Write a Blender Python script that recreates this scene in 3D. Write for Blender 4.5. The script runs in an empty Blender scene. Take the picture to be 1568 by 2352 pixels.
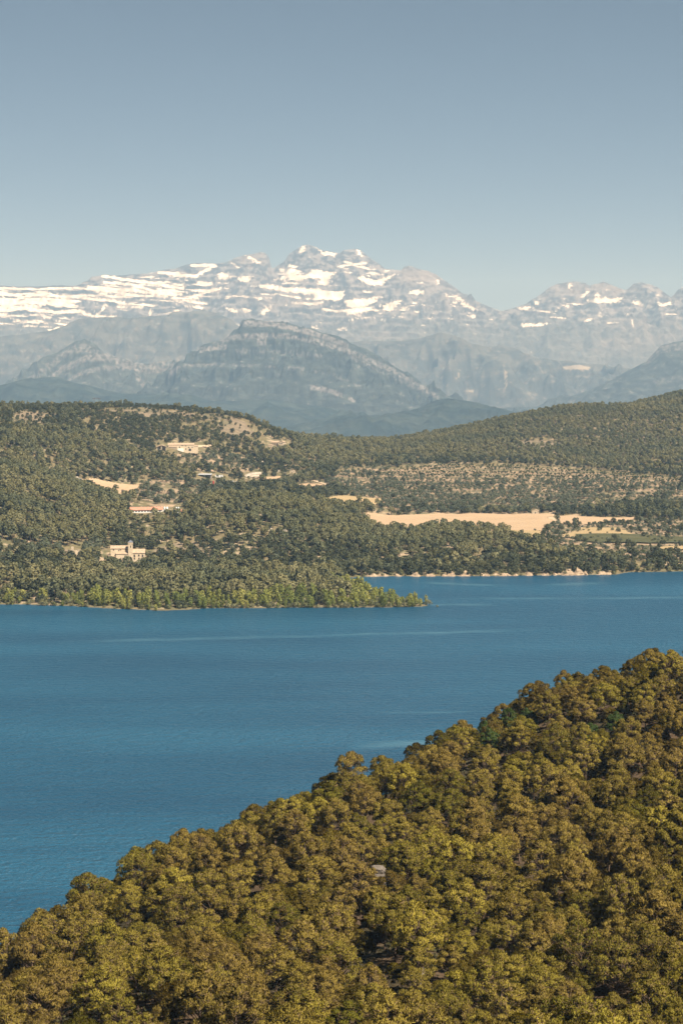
import bpy, math, random
import numpy as np
from mathutils import Vector

# ------------------------------------------------------------------ camera, light, exposure
SC = bpy.context.scene
COL = SC.collection
FPX, UC, VC, VH, CAMH = 4401.0, 784.0, 1176.0, 850.0, 180.0
PITCH = math.atan((VC - VH) / FPX)
cam_d = bpy.data.cameras.new('camera')
cam = bpy.data.objects.new('camera', cam_d); COL.objects.link(cam)
cam_d.sensor_fit = 'HORIZONTAL'; cam_d.sensor_width = 36.0; cam_d.lens = 36.0 * FPX / (2 * UC)
cam_d.clip_start = 1.0; cam_d.clip_end = 150000.0
cam.location = (0, 0, CAMH); cam.rotation_euler = (math.pi / 2 - PITCH, 0, 0)
SC.camera = cam

SUN_EL, SUN_AZ = math.radians(51), math.radians(38)      # azimuth: to the right of straight behind the camera
SDIR = Vector((math.sin(SUN_AZ) * math.cos(SUN_EL), -math.cos(SUN_AZ) * math.cos(SUN_EL), math.sin(SUN_EL)))
world = bpy.data.worlds.new('World'); SC.world = world; world.use_nodes = True
wn = world.node_tree; wn.nodes.clear()
sky = wn.nodes.new('ShaderNodeTexSky'); sky.sky_type = 'NISHITA'; sky.sun_disc = False
sky.sun_elevation = SUN_EL; sky.sun_rotation = math.pi - SUN_AZ
sky.altitude = 1200; sky.air_density = 0.35; sky.dust_density = 1.0; sky.ozone_density = 1.0
bg = wn.nodes.new('ShaderNodeBackground'); bg.inputs['Strength'].default_value = 0.05
wo = wn.nodes.new('ShaderNodeOutputWorld')
hs = wn.nodes.new('ShaderNodeHueSaturation'); hs.inputs['Saturation'].default_value = 0.78; hs.inputs['Hue'].default_value = 0.486; hs.inputs['Value'].default_value = 0.9      # the photograph's muted teal blue
wn.links.new(sky.outputs[0], hs.inputs['Color']); wn.links.new(hs.outputs[0], bg.inputs[0]); wn.links.new(bg.outputs[0], wo.inputs[0])
sun_d = bpy.data.lights.new('sun', 'SUN'); sun_d.energy = 5.0; sun_d.angle = math.radians(0.5); sun_d.color = (1.0, 0.93, 0.82)
sun = bpy.data.objects.new('sun', sun_d); COL.objects.link(sun)
sun.rotation_euler = SDIR.to_track_quat('Z', 'Y').to_euler(); sun.location = (0, -50, 400)
SC.view_settings.view_transform = 'Standard'; SC.view_settings.look = 'None'
SC.view_settings.exposure = 0.92; SC.view_settings.gamma = 1.0; SC.view_settings.use_curve_mapping = False
SC.render.engine = 'CYCLES'
cy = SC.cycles
cy.use_denoising = True; cy.sample_clamp_direct = 4.0; cy.sample_clamp_indirect = 2.0
cy.max_bounces = 5; cy.diffuse_bounces = 1; cy.glossy_bounces = 2; cy.transmission_bounces = 2
cy.volume_bounces = 0; cy.transparent_max_bounces = 4; cy.caustics_reflective = False; cy.caustics_refractive = False
HAZE_DENSITY, HAZE_COLOR = 5.0e-5, (0.42, 0.68, 0.98)

# ------------------------------------------------------------------ projection
CP, SP = math.cos(PITCH), math.sin(PITCH)
def ray(u, v):
    x = (np.asarray(u, float) - UC) / FPX; y = (VC - np.asarray(v, float)) / FPX
    dy = CP + y * SP; dz = -SP + y * CP
    return x / dy, dz / dy
def P(u, v, Y):
    dx, dz = ray(u, v)
    return dx * Y, np.asarray(Y, float) + 0 * dx, CAMH + dz * Y
def proj(X, Y, Z):
    X = np.asarray(X, float); Y = np.asarray(Y, float); dz = np.asarray(Z, float) - CAMH
    fw = Y * CP - dz * SP; up = Y * SP + dz * CP
    return UC + FPX * X / fw, VC - FPX * up / fw

# ------------------------------------------------------------------ noise
_rng = np.random.RandomState(11)
_perm = _rng.permutation(512); _ga = _rng.rand(512) * 2 * math.pi
_gx, _gy = np.cos(_ga), np.sin(_ga)
def perlin(x, y):
    xi = np.floor(x).astype(np.int64); yi = np.floor(y).astype(np.int64)
    xf = x - xi; yf = y - yi
    def g(ix, iy, dx, dy):
        h = _perm[(_perm[ix & 511] + iy) & 511]
        return _gx[h] * dx + _gy[h] * dy
    sx = xf * xf * xf * (xf * (xf * 6 - 15) + 10); sy = yf * yf * yf * (yf * (yf * 6 - 15) + 10)
    a = g(xi, yi, xf, yf); b = g(xi + 1, yi, xf - 1, yf)
    c = g(xi, yi + 1, xf, yf - 1); d = g(xi + 1, yi + 1, xf - 1, yf - 1)
    return (a + sx * (b - a)) * (1 - sy) + (c + sx * (d - c)) * sy
def fbm(x, y, o=4, gain=0.5):
    s = 0; a = 1.0; f = 1.0
    for i in range(o):
        s = s + a * perlin(x * f + 17.3 * i, y * f - 9.1 * i); a *= gain; f *= 2.03
    return s
def ridged(x, y, o=4):
    s = 0; a = 1.0; f = 1.0
    for i in range(o):
        s = s + a * (0.5 - np.abs(perlin(x * f + 31.7 * i, y * f + 5.3 * i))) * 2; a *= 0.5; f *= 2.07
    return s / 1.9
def sst(a, b, x):
    t = np.clip((x - a) / (b - a), 0, 1); return t * t * (3 - 2 * t)
def inpoly(px, py, poly):
    px = np.asarray(px, float); py = np.asarray(py, float)
    r = np.zeros(px.shape, bool); n = len(poly)
    for i in range(n):
        x1, y1 = poly[i]; x2, y2 = poly[(i + 1) % n]
        if y1 == y2: continue
        c = ((y1 > py) != (y2 > py)) & (px < (x2 - x1) * (py - y1) / (y2 - y1) + x1)
        r ^= c
    return r
def polydist(px, py, line):
    d = np.full(np.shape(px), 1e9)
    for (x1, y1), (x2, y2) in zip(line[:-1], line[1:]):
        ex, ey = x2 - x1, y2 - y1; L = ex * ex + ey * ey + 1e-9
        t = np.clip(((px - x1) * ex + (py - y1) * ey) / L, 0, 1)
        d = np.minimum(d, np.hypot(px - x1 - t * ex, py - y1 - t * ey))
    return d
class TPS:
    def __init__(s, pts, vals, sx, sy, lam=0.02):
        p = np.array(pts, float) / (sx, sy); n = len(p); s.p = p; s.sc = (sx, sy)
        K = s.k(np.hypot(p[:, None, 0] - p[None, :, 0], p[:, None, 1] - p[None, :, 1])) + lam * np.eye(n)
        Q = np.c_[np.ones(n), p]
        A = np.r_[np.c_[K, Q], np.c_[Q.T, np.zeros((3, 3))]]
        s.w = np.linalg.solve(A, np.r_[np.array(vals, float), 0, 0, 0])
    @staticmethod
    def k(r): return r * r * np.log(r + 1e-9)
    def __call__(s, X, Y):
        x = np.asarray(X, float) / s.sc[0]; y = np.asarray(Y, float) / s.sc[1]
        z = s.w[-3] + s.w[-2] * x + s.w[-1] * y
        for i in range(len(s.p)): z = z + s.w[i] * s.k(np.hypot(x - s.p[i, 0], y - s.p[i, 1]))
        return z

# ------------------------------------------------------------------ mesh helpers
def mesh_np(name, V, F, mats, smooth=False, midx=None, col=None, vn=None):
    """V (n,3), F (m,k) faces of one size"""
    V = np.ascontiguousarray(V, np.float32); F = np.ascontiguousarray(F, np.int32)
    me = bpy.data.meshes.new(name); k = F.shape[1]
    me.vertices.add(len(V)); me.vertices.foreach_set('co', V.ravel())
    me.loops.add(F.size); me.loops.foreach_set('vertex_index', F.ravel())
    me.polygons.add(len(F)); me.polygons.foreach_set('loop_start', np.arange(0, F.size, k, dtype=np.int32))
    for m in (mats if isinstance(mats, (list, tuple)) else [mats]): me.materials.append(m)
    if midx is not None: me.polygons.foreach_set('material_index', np.ascontiguousarray(midx, np.int32))
    me.polygons.foreach_set('use_smooth', np.full(len(F), smooth, bool))
    if col is not None:
        a = me.color_attributes.new('Col', 'FLOAT_COLOR', 'POINT')
        c = np.ones((len(V), 4), np.float32); c[:, :3] = col; a.data.foreach_set('color', c.ravel())
    me.update(calc_edges=True); me.validate()
    if vn is not None: me.normals_split_custom_set_from_vertices([tuple(x) for x in vn.tolist()])
    return me
def orient(V, F, VN):
    a = V[F[:, 1]] - V[F[:, 0]]; b = V[F[:, 2]] - V[F[:, 0]]; flip = (np.cross(a, b) * VN[F[:, 0]]).sum(1) < 0
    F = F.copy(); F[flip] = F[flip][:, ::-1]; return F
def grid_faces(nr, nc):
    i = np.arange(nr * nc).reshape(nr, nc)
    return np.stack([i[:-1, :-1], i[:-1, 1:], i[1:, 1:], i[1:, :-1]], -1).reshape(-1, 4)
def link(name, me, parent=None, loc=None, rz=None, sc=None):
    o = bpy.data.objects.new(name, me); COL.objects.link(o)
    if parent is not None: o.parent = parent
    if loc is not None: o.location = loc
    if rz is not None: o.rotation_euler = (0, 0, rz)
    if sc is not None: o.scale = sc
    return o
def tag(o, label=None, cat=None, group=None, kind=None):
    for k, v in (('label', label), ('category', cat), ('group', group), ('kind', kind)):
        if v: o[k] = v
    return o
class MB:
    """collects boxes, prisms, tubes -> one mesh"""
    def __init__(s): s.v = []; s.f = []
    def add(s, vs, fs):
        b = len(s.v); s.v += [tuple(map(float, p)) for p in vs]; s.f += [tuple(i + b for i in f) for f in fs]; return s
    def box(s, x0, x1, y0, y1, z0, z1):
        return s.add([(x0, y0, z0), (x1, y0, z0), (x1, y1, z0), (x0, y1, z0), (x0, y0, z1), (x1, y0, z1), (x1, y1, z1), (x0, y1, z1)],
                     [(3, 2, 1, 0), (4, 5, 6, 7), (0, 1, 5, 4), (1, 2, 6, 5), (2, 3, 7, 6), (3, 0, 4, 7)])
    def prism(s, poly, axis, a, b):
        """poly: 2d outline; axis 'x' -> (y,z) outline swept in x from a to b; 'y' -> (x,z)"""
        n = len(poly)
        f = (lambda p, t: (t, p[0], p[1])) if axis == 'x' else ((lambda p, t: (p[0], t, p[1])) if axis == 'y' else (lambda p, t: (p[0], p[1], t)))
        vs = [f(p, a) for p in poly] + [f(p, b) for p in poly]
        return s.add(vs, [tuple(range(n - 1, -1, -1)), tuple(range(n, 2 * n))] + [(i, (i + 1) % n, n + (i + 1) % n, n + i) for i in range(n)])
    def tube(s, pts, rad, n=6):
        pts = [Vector(p) for p in pts]; rad = rad if isinstance(rad, (list, tuple)) else [rad] * len(pts)
        vs = []; fs = []
        for i, p in enumerate(pts):
            d = (pts[min(i + 1, len(pts) - 1)] - pts[max(i - 1, 0)]).normalized()
            a = d.orthogonal().normalized(); b = d.cross(a)
            for k in range(n):
                t = 2 * math.pi * k / n; vs.append(p + (a * math.cos(t) + b * math.sin(t)) * rad[i])
        for i in range(len(pts) - 1):
            for k in range(n):
                fs.append((i * n + k, i * n + (k + 1) % n, (i + 1) * n + (k + 1) % n, (i + 1) * n + k))
        fs.append(tuple(range(n - 1, -1, -1))); fs.append(tuple((len(pts) - 1) * n + k for k in range(n)))
        return s.add(vs, fs)
    def mesh(s, name, mat, smooth=False):
        me = bpy.data.meshes.new(name); me.from_pydata(s.v, [], s.f); me.materials.append(mat)
        if smooth: me.polygons.foreach_set('use_smooth', np.full(len(me.polygons), True, bool))
        me.update(); return me
    def build(s, name, mat, parent=None, smooth=False, **k): return link(name, s.mesh(name, mat, smooth), parent, **k)
def empty(name, loc, rz=0.0):
    o = bpy.data.objects.new(name, None); COL.objects.link(o); o.location = loc; o.rotation_euler = (0, 0, rz); o.empty_display_size = 1; return o

# ------------------------------------------------------------------ materials
def newmat(name):
    m = bpy.data.materials.new(name); m.use_nodes = True; nt = m.node_tree; nt.nodes.clear()
    o = nt.nodes.new('ShaderNodeOutputMaterial'); return m, nt, o
def node(nt, t, **kw):
    n = nt.nodes.new(t)
    for k, v in kw.items():
        if k.startswith('i_'): n.inputs[k[2:].replace('_', ' ')].default_value = v
        else: setattr(n, k, v)
    return n
def mixc(nt, fac, a, b, mode='MIX'):
    n = nt.nodes.new('ShaderNodeMix'); n.data_type = 'RGBA'; n.blend_type = mode
    for s, x in ((n.inputs[0], fac), (n.inputs[6], a), (n.inputs[7], b)):
        if hasattr(x, 'links') or isinstance(x, bpy.types.NodeSocket): nt.links.new(x, s)
        elif isinstance(x, (int, float)): s.default_value = x
        else: s.default_value = (*x, 1.0)
    return n.outputs[2]
def maprange(nt, x, a, b, c=0.0, d=1.0):
    n = nt.nodes.new('ShaderNodeMapRange'); n.inputs[1].default_value = a; n.inputs[2].default_value = b
    n.inputs[3].default_value = c; n.inputs[4].default_value = d; nt.links.new(x, n.inputs[0]); return n.outputs[0]
def noise(nt, vec, scale, detail=3.0, rough=0.55):
    n = nt.nodes.new('ShaderNodeTexNoise'); n.inputs['Scale'].default_value = scale
    n.inputs['Detail'].default_value = detail; n.inputs['Roughness'].default_value = rough
    if vec is not None: nt.links.new(vec, n.inputs['Vector'])
    return n.outputs['Fac']
def foliage(name, c1, c2, c3, transl=0.25, patch=0.02, tint=0.0):
    """colour differs from tree to tree (random) and from stand to stand (location noise)"""
    m, nt, o = newmat(name); oi = nt.nodes.new('ShaderNodeObjectInfo'); g = nt.nodes.new('ShaderNodeNewGeometry')
    c = mixc(nt, oi.outputs['Random'], c1, c2)
    pn = maprange(nt, noise(nt, oi.outputs['Location'], patch, 2.0), 0.40, 0.62)
    c = mixc(nt, pn, c, c3)
    tn = maprange(nt, g.outputs['Random Per Island'], 0.0, 1.0, 0.72, 1.28)
    cb = nt.nodes.new('ShaderNodeCombineColor'); [nt.links.new(tn, cb.inputs[i]) for i in range(3)]
    c = mixc(nt, 1.0, c, cb.outputs[0], 'MULTIPLY')
    d = nt.nodes.new('ShaderNodeBsdfDiffuse'); t = nt.nodes.new('ShaderNodeBsdfTranslucent')
    nt.links.new(c, d.inputs[0])
    c2_ = mixc(nt, 0.5, c, (c2[0] * 1.15, c2[1] * 1.15, c2[2] * 0.6)); nt.links.new(c2_, t.inputs[0])
    mx = nt.nodes.new('ShaderNodeMixShader'); mx.inputs[0].default_value = transl
    nt.links.new(d.outputs[0], mx.inputs[1]); nt.links.new(t.outputs[0], mx.inputs[2]); nt.links.new(mx.outputs[0], o.inputs[0])
    return m
def plain(name, c, rough=0.85, var=0.25, scale=1.0, bump=0.0, c2=None, metallic=0.0):
    m, nt, o = newmat(name); b = nt.nodes.new('ShaderNodeBsdfPrincipled')
    tc = nt.nodes.new('ShaderNodeTexCoord'); f = noise(nt, tc.outputs['Object'], scale, 5.0, 0.6)
    f2 = maprange(nt, f, 0.3, 0.7)
    cc = mixc(nt, f2, tuple(x * (1 - var) for x in c), c2 if c2 else tuple(min(1, x * (1 + var)) for x in c))
    nt.links.new(cc, b.inputs['Base Color']); b.inputs['Roughness'].default_value = rough; b.inputs['Metallic'].default_value = metallic
    if 'Specular IOR Level' in b.inputs: b.inputs['Specular IOR Level'].default_value = 0.25
    if bump:
        bp = nt.nodes.new('ShaderNodeBump'); bp.inputs['Strength'].default_value = bump; bp.inputs['Distance'].default_value = 0.3
        nt.links.new(f, bp.inputs['Height']); nt.links.new(bp.outputs[0], b.inputs['Normal'])
    nt.links.new(b.outputs[0], o.inputs[0]); return m
def landmat(name, nscale, var=0.35, bump=0.0, bdist=1.0):
    """ground whose soil colour comes from the mesh, broken up with noise"""
    m, nt, o = newmat(name); b = nt.nodes.new('ShaderNodeBsdfDiffuse'); b.inputs['Roughness'].default_value = 0.6
    at = nt.nodes.new('ShaderNodeVertexColor'); at.layer_name = 'Col'
    tc = nt.nodes.new('ShaderNodeTexCoord')
    f = maprange(nt, noise(nt, tc.outputs['Object'], nscale, 6.0, 0.65), 0.3, 0.7, 1 - var, 1 + var)
    cb = nt.nodes.new('ShaderNodeCombineColor'); [nt.links.new(f, cb.inputs[i]) for i in range(3)]
    nt.links.new(mixc(nt, 1.0, at.outputs[0], cb.outputs[0], 'MULTIPLY'), b.inputs[0])
    if bump:
        bp = nt.nodes.new('ShaderNodeBump'); bp.inputs['Strength'].default_value = bump; bp.inputs['Distance'].default_value = bdist
        nt.links.new(noise(nt, tc.outputs['Object'], nscale * 0.7, 6.0, 0.7), bp.inputs['Height']); nt.links.new(bp.outputs[0], b.inputs['Normal'])
    nt.links.new(b.outputs[0], o.inputs[0]); return m

M = {}
M['near_needles'] = foliage('near_needles', (0.118, 0.108, 0.015), (0.310, 0.250, 0.042), (0.225, 0.162, 0.040), 0.12, 0.045)
M['near_twigs'] = foliage('near_twigs', (0.15, 0.104, 0.050), (0.225, 0.160, 0.082), (0.18, 0.125, 0.055), 0.08, 0.03)
M['rust_needles'] = foliage('rust_needles', (0.30, 0.13, 0.06), (0.33, 0.16, 0.07), (0.28, 0.12, 0.06), 0.15, 0.03)
M['near_green'] = foliage('near_green', (0.055, 0.085, 0.022), (0.085, 0.115, 0.03), (0.06, 0.09, 0.03), 0.25, 0.03)
M['dead_wood'] = plain('dead_wood', (0.33, 0.27, 0.21), 0.9, 0.3, 6)
M['bark'] = plain('bark', (0.14, 0.095, 0.065), 0.95, 0.4, 5, 0.4)
M['pine'] = foliage('pine', (0.140, 0.133, 0.058), (0.235, 0.212, 0.105), (0.118, 0.124, 0.066), 0.20, 0.012)
M['oak'] = foliage('oak', (0.046, 0.052, 0.028), (0.095, 0.096, 0.048), (0.064, 0.070, 0.038), 0.18, 0.012)
M['olive'] = foliage('olive', (0.115, 0.125, 0.078), (0.165, 0.172, 0.112), (0.105, 0.118, 0.072), 0.2, 0.012)
M['almond'] = foliage('almond', (0.045, 0.062, 0.024), (0.075, 0.09, 0.032), (0.055, 0.07, 0.03), 0.2, 0.012)
M['poplar'] = foliage('poplar', (0.22, 0.24, 0.058), (0.35, 0.33, 0.10), (0.175, 0.205, 0.06), 0.35, 0.02)
M['willow'] = foliage('willow', (0.17, 0.165, 0.085), (0.24, 0.22, 0.115), (0.15, 0.155, 0.075), 0.25, 0.03)
M['scrub'] = foliage('scrub', (0.07, 0.068, 0.03), (0.12, 0.105, 0.05), (0.055, 0.06, 0.028), 0.15, 0.02)
M['vine'] = foliage('vine', (0.05, 0.085, 0.025), (0.07, 0.10, 0.03), (0.06, 0.09, 0.03), 0.25, 0.02)
M['stone_wall'] = plain('stone_wall', (0.56, 0.45, 0.31), 0.9, 0.2, 0.9, 0.3)
M['stone_grey'] = plain('stone_grey', (0.34, 0.27, 0.19), 0.9, 0.35, 0.8, 0.4)
M['plaster'] = plain('plaster', (0.74, 0.70, 0.62), 0.85, 0.08, 0.6)
M['roof_tile'] = plain('roof_tile', (0.42, 0.31, 0.21), 0.9, 0.25, 0.7, 0.3)
M['roof_red'] = plain('roof_red', (0.50, 0.23, 0.15), 0.85, 0.2, 0.5)
M['roof_grey'] = plain('roof_grey', (0.42, 0.42, 0.41), 0.6, 0.2, 0.4)
M['slate'] = plain('slate', (0.14, 0.15, 0.18), 0.6, 0.2, 1.0)
M['dark'] = plain('dark_opening', (0.018, 0.016, 0.015), 0.5, 0.2, 1.0)
M['glass'] = plain('window_glass', (0.03, 0.035, 0.04), 0.15, 0.1, 1.0)
M['wood'] = plain('wood_frame', (0.16, 0.10, 0.06), 0.8, 0.3, 2.0)
M['metal'] = plain('galvanised_metal', (0.52, 0.53, 0.53), 0.45, 0.1, 1.0, metallic=0.5)
M['steel'] = plain('pylon_steel', (0.11, 0.11, 0.115), 0.6, 0.2, 1.0)
M['silo_white'] = plain('silo_white', (0.80, 0.78, 0.74), 0.45, 0.05, 1.0)
M['tank_red'] = plain('tank_red', (0.35, 0.05, 0.04), 0.5, 0.15, 1.0)
M['tarp_blue'] = plain('tarp_blue', (0.15, 0.36, 0.62), 0.5, 0.1, 1.0)
M['car_white'] = plain('car_white', (0.7, 0.7, 0.7), 0.3, 0.05, 1.0)
M['rubber'] = plain('rubber', (0.02, 0.02, 0.02), 0.8, 0.1, 1.0)
M['asphalt'] = plain('asphalt', (0.16, 0.155, 0.15), 0.9, 0.2, 0.3)
M['dirt'] = plain('dirt_track', (0.50, 0.38, 0.25), 0.95, 0.15, 0.2)
M['shore_rock'] = plain('shore_rock', (0.34, 0.24, 0.15), 0.9, 0.45, 0.22, 0.6, c2=(0.48, 0.36, 0.24))
M['pale_rock'] = plain('pale_rock', (0.42, 0.36, 0.28), 0.9, 0.3, 0.3, 0.6)
M['near_rock'] = plain('near_rock', (0.15, 0.125, 0.10), 0.9, 0.3, 1.2, 0.7)
def wheatmat(name, a, b):
    m, nt, o = newmat(name); d = nt.nodes.new('ShaderNodeBsdfDiffuse'); tc = nt.nodes.new('ShaderNodeTexCoord')
    mp = nt.nodes.new('ShaderNodeMapping'); mp.inputs['Scale'].default_value = (0.02, 0.35, 1); mp.inputs['Rotation'].default_value = (0, 0, 0.12)
    nt.links.new(tc.outputs['Object'], mp.inputs[0])
    f1 = maprange(nt, noise(nt, mp.outputs[0], 1.0, 4.0), 0.3, 0.7); f2 = maprange(nt, noise(nt, tc.outputs['Object'], 0.03, 5.0), 0.35, 0.65)
    c = mixc(nt, f1, a, b); c = mixc(nt, f2, c, tuple((x + y) * 0.46 for x, y in zip(a, b)))
    nt.links.new(c, d.inputs[0]); nt.links.new(d.outputs[0], o.inputs[0]); return m
M['wheat'] = wheatmat('wheat_stubble', (0.41, 0.29, 0.18), (0.47, 0.335, 0.21))
M['dry_field'] = wheatmat('dry_field', (0.34, 0.25, 0.13), (0.42, 0.31, 0.17))
M['crop'] = wheatmat('green_crop', (0.065, 0.072, 0.036), (0.115, 0.105, 0.055))

# ------------------------------------------------------------------ mountains and far hills
def profile(pts, u):
    p = np.array(pts, float); return np.interp(u, p[:, 0], p[:, 1])
def layer(name, prof, Yr, Yf, vbase, u0, u1, ncol, nrow, mat, colfn, shape=1.0, amp=60, nsc=900.0, gully=0.0, terr=None, jag=0.0, label=None, back=0.35, rough=14.0):
    u = np.linspace(u0, u1, ncol)[None, :]; nb = 14
    t = np.r_[np.linspace(0, 1, nrow) , 1 + np.linspace(0, back, nb)[1:]][:, None]
    vt = profile(prof, u)
    tf = np.minimum(t, 1)
    Y = Yf + (Yr - Yf) * t + 0 * u
    dx, dzt = ray(u, vt); dxb, dzb = ray(u, profile(vbase, u) if isinstance(vbase, list) else vbase + 0 * u)
    X = dx * Y
    zt = CAMH + dzt * Yr; zb = CAMH + dzb * Yf
    if jag: zt = zt + jag * fbm(u / 9.0, u * 0 + 3.3, 4)
    kk = np.exp(-0.5 * (np.arange(-90, 91) / (26.0 * ncol / (u1 - u0))) ** 2); kk /= kk.sum()
    zs = np.convolve(np.pad(zt[0], 90, mode='edge'), kk, 'valid')[None, :]
    zt = zs + (zt - zs) * sst(0.62, 1.0, tf)
    s = tf ** shape
    Z = zb + (zt - zb) * s
    env = np.sin(np.pi * np.clip(tf, 0, 1) ** 1.3) ** 0.7 * (t <= 1) + 0.05
    Z = Z + env * amp * fbm(X / nsc, Y / nsc, 5)
    if gully: Z = Z + env * gully * (ridged(X / (nsc * 0.55) + 0.3 * fbm(X / nsc, Y / nsc, 2), Y / (nsc * 2.2), 4) - 0.5)
    ph = None
    Z = Z + env * rough * (fbm(X / 170.0, Y / 170.0, 4) + 0.8 * (ridged(X / 330.0, Y / 500.0, 4) - .5))
    if terr:
        period, dip, mixk, wob = terr
        sct = Z + dip(u) * 1.0 + wob * fbm(X / 2600.0, Y / 2600.0, 3)
        q = sct / period + 0.55 * fbm(sct / (period * 2.6) + 4.0, X / 5200.0, 2) + 0.16 * fbm(X / 420.0, Y / 420.0, 3); ph = q - np.floor(q)
        st = (sst(0.45, 1.0, ph) - ph) * period
        Z = Z + st * mixk * (0.25 + 0.75 * sst(-.2, .3, fbm(X / 1900.0 + 8, Y / 900.0, 3) + np.where(u < 900, .12, -.18))) * np.clip(env * 1.3, 0, 1)
    Z = np.where(t > 1, Z - (t - 1) / back * 0.6 * (zt - zb), Z)
    uu, vv = proj(X, Y, Z)
    col = colfn(uu, vv, X, Y, Z, ph, t + 0 * u)
    me = mesh_np(name, np.stack([X, Y, Z], -1).reshape(-1, 3), grid_faces(*X.shape), mat, True, col=col.reshape(-1, 3))
    o = link(name, me); tag(o, label, kind='structure'); return o
def lerp3(a, b, f): return np.asarray(a)[..., :] * (1 - f[..., None]) + np.asarray(b)[..., :] * f[..., None]
def blob(u, v, c):
    s = 0
    for (cu, cv, ru, rv, w) in c: s = s + w * np.exp(-(((u - cu) / ru) ** 2 + ((v - cv) / rv) ** 2))
    return s

MAIN = [(-500, 610), (-200, 640), (0, 655), (60, 657), (120, 658), (182, 657), (190, 651), (203, 645), (208, 638), (240, 632), (300, 632), (340, 628), (368, 622), (375, 618), (400, 617),
        (430, 607), (450, 604), (490, 605), (520, 601), (540, 592), (560, 585), (580, 583), (598, 578), (612, 582), (618, 590), (623, 614), (629, 615), (640, 606), (652, 600), (663, 583),
        (680, 572), (695, 563), (707, 560), (722, 565), (735, 573), (760, 579), (780, 581), (790, 574), (816, 570), (830, 575), (845, 588), (858, 598), (869, 605), (886, 618), (921, 622),
        (928, 614), (945, 612), (960, 618), (999, 630), (1030, 650), (1064, 675), (1075, 677), (1094, 693), (1152, 715), (1204, 700), (1234, 683), (1260, 660), (1279, 650), (1319, 645), (1345, 650), (1353, 657), (1370, 653),
        (1386, 646), (1400, 653), (1434, 668), (1440, 666), (1455, 653), (1471, 649), (1490, 653), (1509, 660), (1541, 682), (1547, 677), (1556, 665), (1568, 659), (1610, 655), (1720, 700), (2100, 690)]
SNOWPOLY = [
    [(657, 600), (668, 608), (686, 611), (678, 615), (662, 612)], [(640, 618), (668, 616), (690, 624), (680, 630), (700, 632), (722, 618), (768, 627), (752, 645), (757, 658), (728, 652), (735, 642), (712, 636), (690, 646), (664, 640), (628, 642), (655, 632)],
    [(690, 568), (700, 560), (698, 578), (686, 580)], [(722, 566), (740, 576), (772, 581), (768, 590), (742, 583)], [(818, 572), (826, 574), (832, 588), (824, 586)],
    [(566, 588), (572, 586), (600, 604), (594, 606)], [(606, 652), (660, 660), (730, 664), (775, 672), (772, 680), (710, 676), (640, 668), (612, 661)],
    [(724, 676), (790, 668), (790, 686), (770, 690), (720, 684)], [(822, 636), (838, 634), (860, 646), (890, 634), (912, 628), (890, 640), (876, 654), (852, 654), (830, 646)],
    [(790, 690), (850, 684), (868, 690), (840, 702), (800, 706)], [(780, 712), (830, 706), (858, 704), (842, 714), (800, 722)],
    [(880, 702), (902, 692), (924, 690), (906, 706), (890, 714), (878, 712)], [(922, 708), (936, 703), (930, 714)], [(938, 668), (962, 665), (980, 670), (960, 676), (942, 674)],
    [(954, 650), (970, 647), (976, 652)], [(1003, 643), (1010, 642), (1008, 652), (1002, 652)], [(1040, 676), (1054, 681), (1076, 700), (1096, 712), (1088, 713), (1060, 698)],
    [(1072, 724), (1090, 724), (1104, 730), (1088, 730)], [(1018, 671), (1030, 676), (1026, 680)],
    [(110, 758), (140, 750), (136, 756), (112, 761)], [(35, 775), (58, 771), (60, 776)], [(342, 712), (350, 714), (347, 728), (342, 724)], [(360, 724), (402, 714), (418, 708), (404, 722), (380, 720)],
    [(545, 640), (560, 632), (575, 640), (570, 648), (552, 646)], [(500, 628), (512, 626), (532, 634), (524, 642), (504, 640)], [(516, 706), (530, 707), (548, 714), (538, 717)], [(552, 704), (560, 708), (580, 712), (562, 718)],
    [(594, 722), (618, 702), (626, 700), (618, 712), (600, 724)], [(1193, 745), (1206, 741), (1218, 744), (1246, 742), (1264, 742), (1240, 748), (1200, 750)], [(1188, 706), (1215, 703), (1226, 707), (1200, 713)],
    [(1228, 693), (1238, 690), (1236, 699), (1228, 698)], [(1304, 652), (1312, 650), (1312, 664), (1306, 664)], [(1345, 690), (1374, 682), (1410, 686), (1430, 682), (1420, 693), (1380, 696), (1352, 694)],
    [(1364, 680), (1370, 670), (1380, 678)], [(1330, 684), (1348, 668), (1352, 674), (1340, 682)], [(1450, 695), (1466, 690), (1482, 702), (1464, 700)], [(1508, 686), (1520, 700), (1544, 688), (1540, 700), (1516, 704)],
    [(1290, 700), (1308, 698), (1304, 706)], [(1340, 736), (1356, 730), (1362, 733), (1350, 739)], [(1370, 724), (1386, 720), (1378, 728)], [(535, 747), (546, 744), (550, 749), (540, 751)], [(770, 755), (790, 750), (796, 756), (780, 758)], [(710, 752), (728, 749), (732, 755)]]
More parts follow.
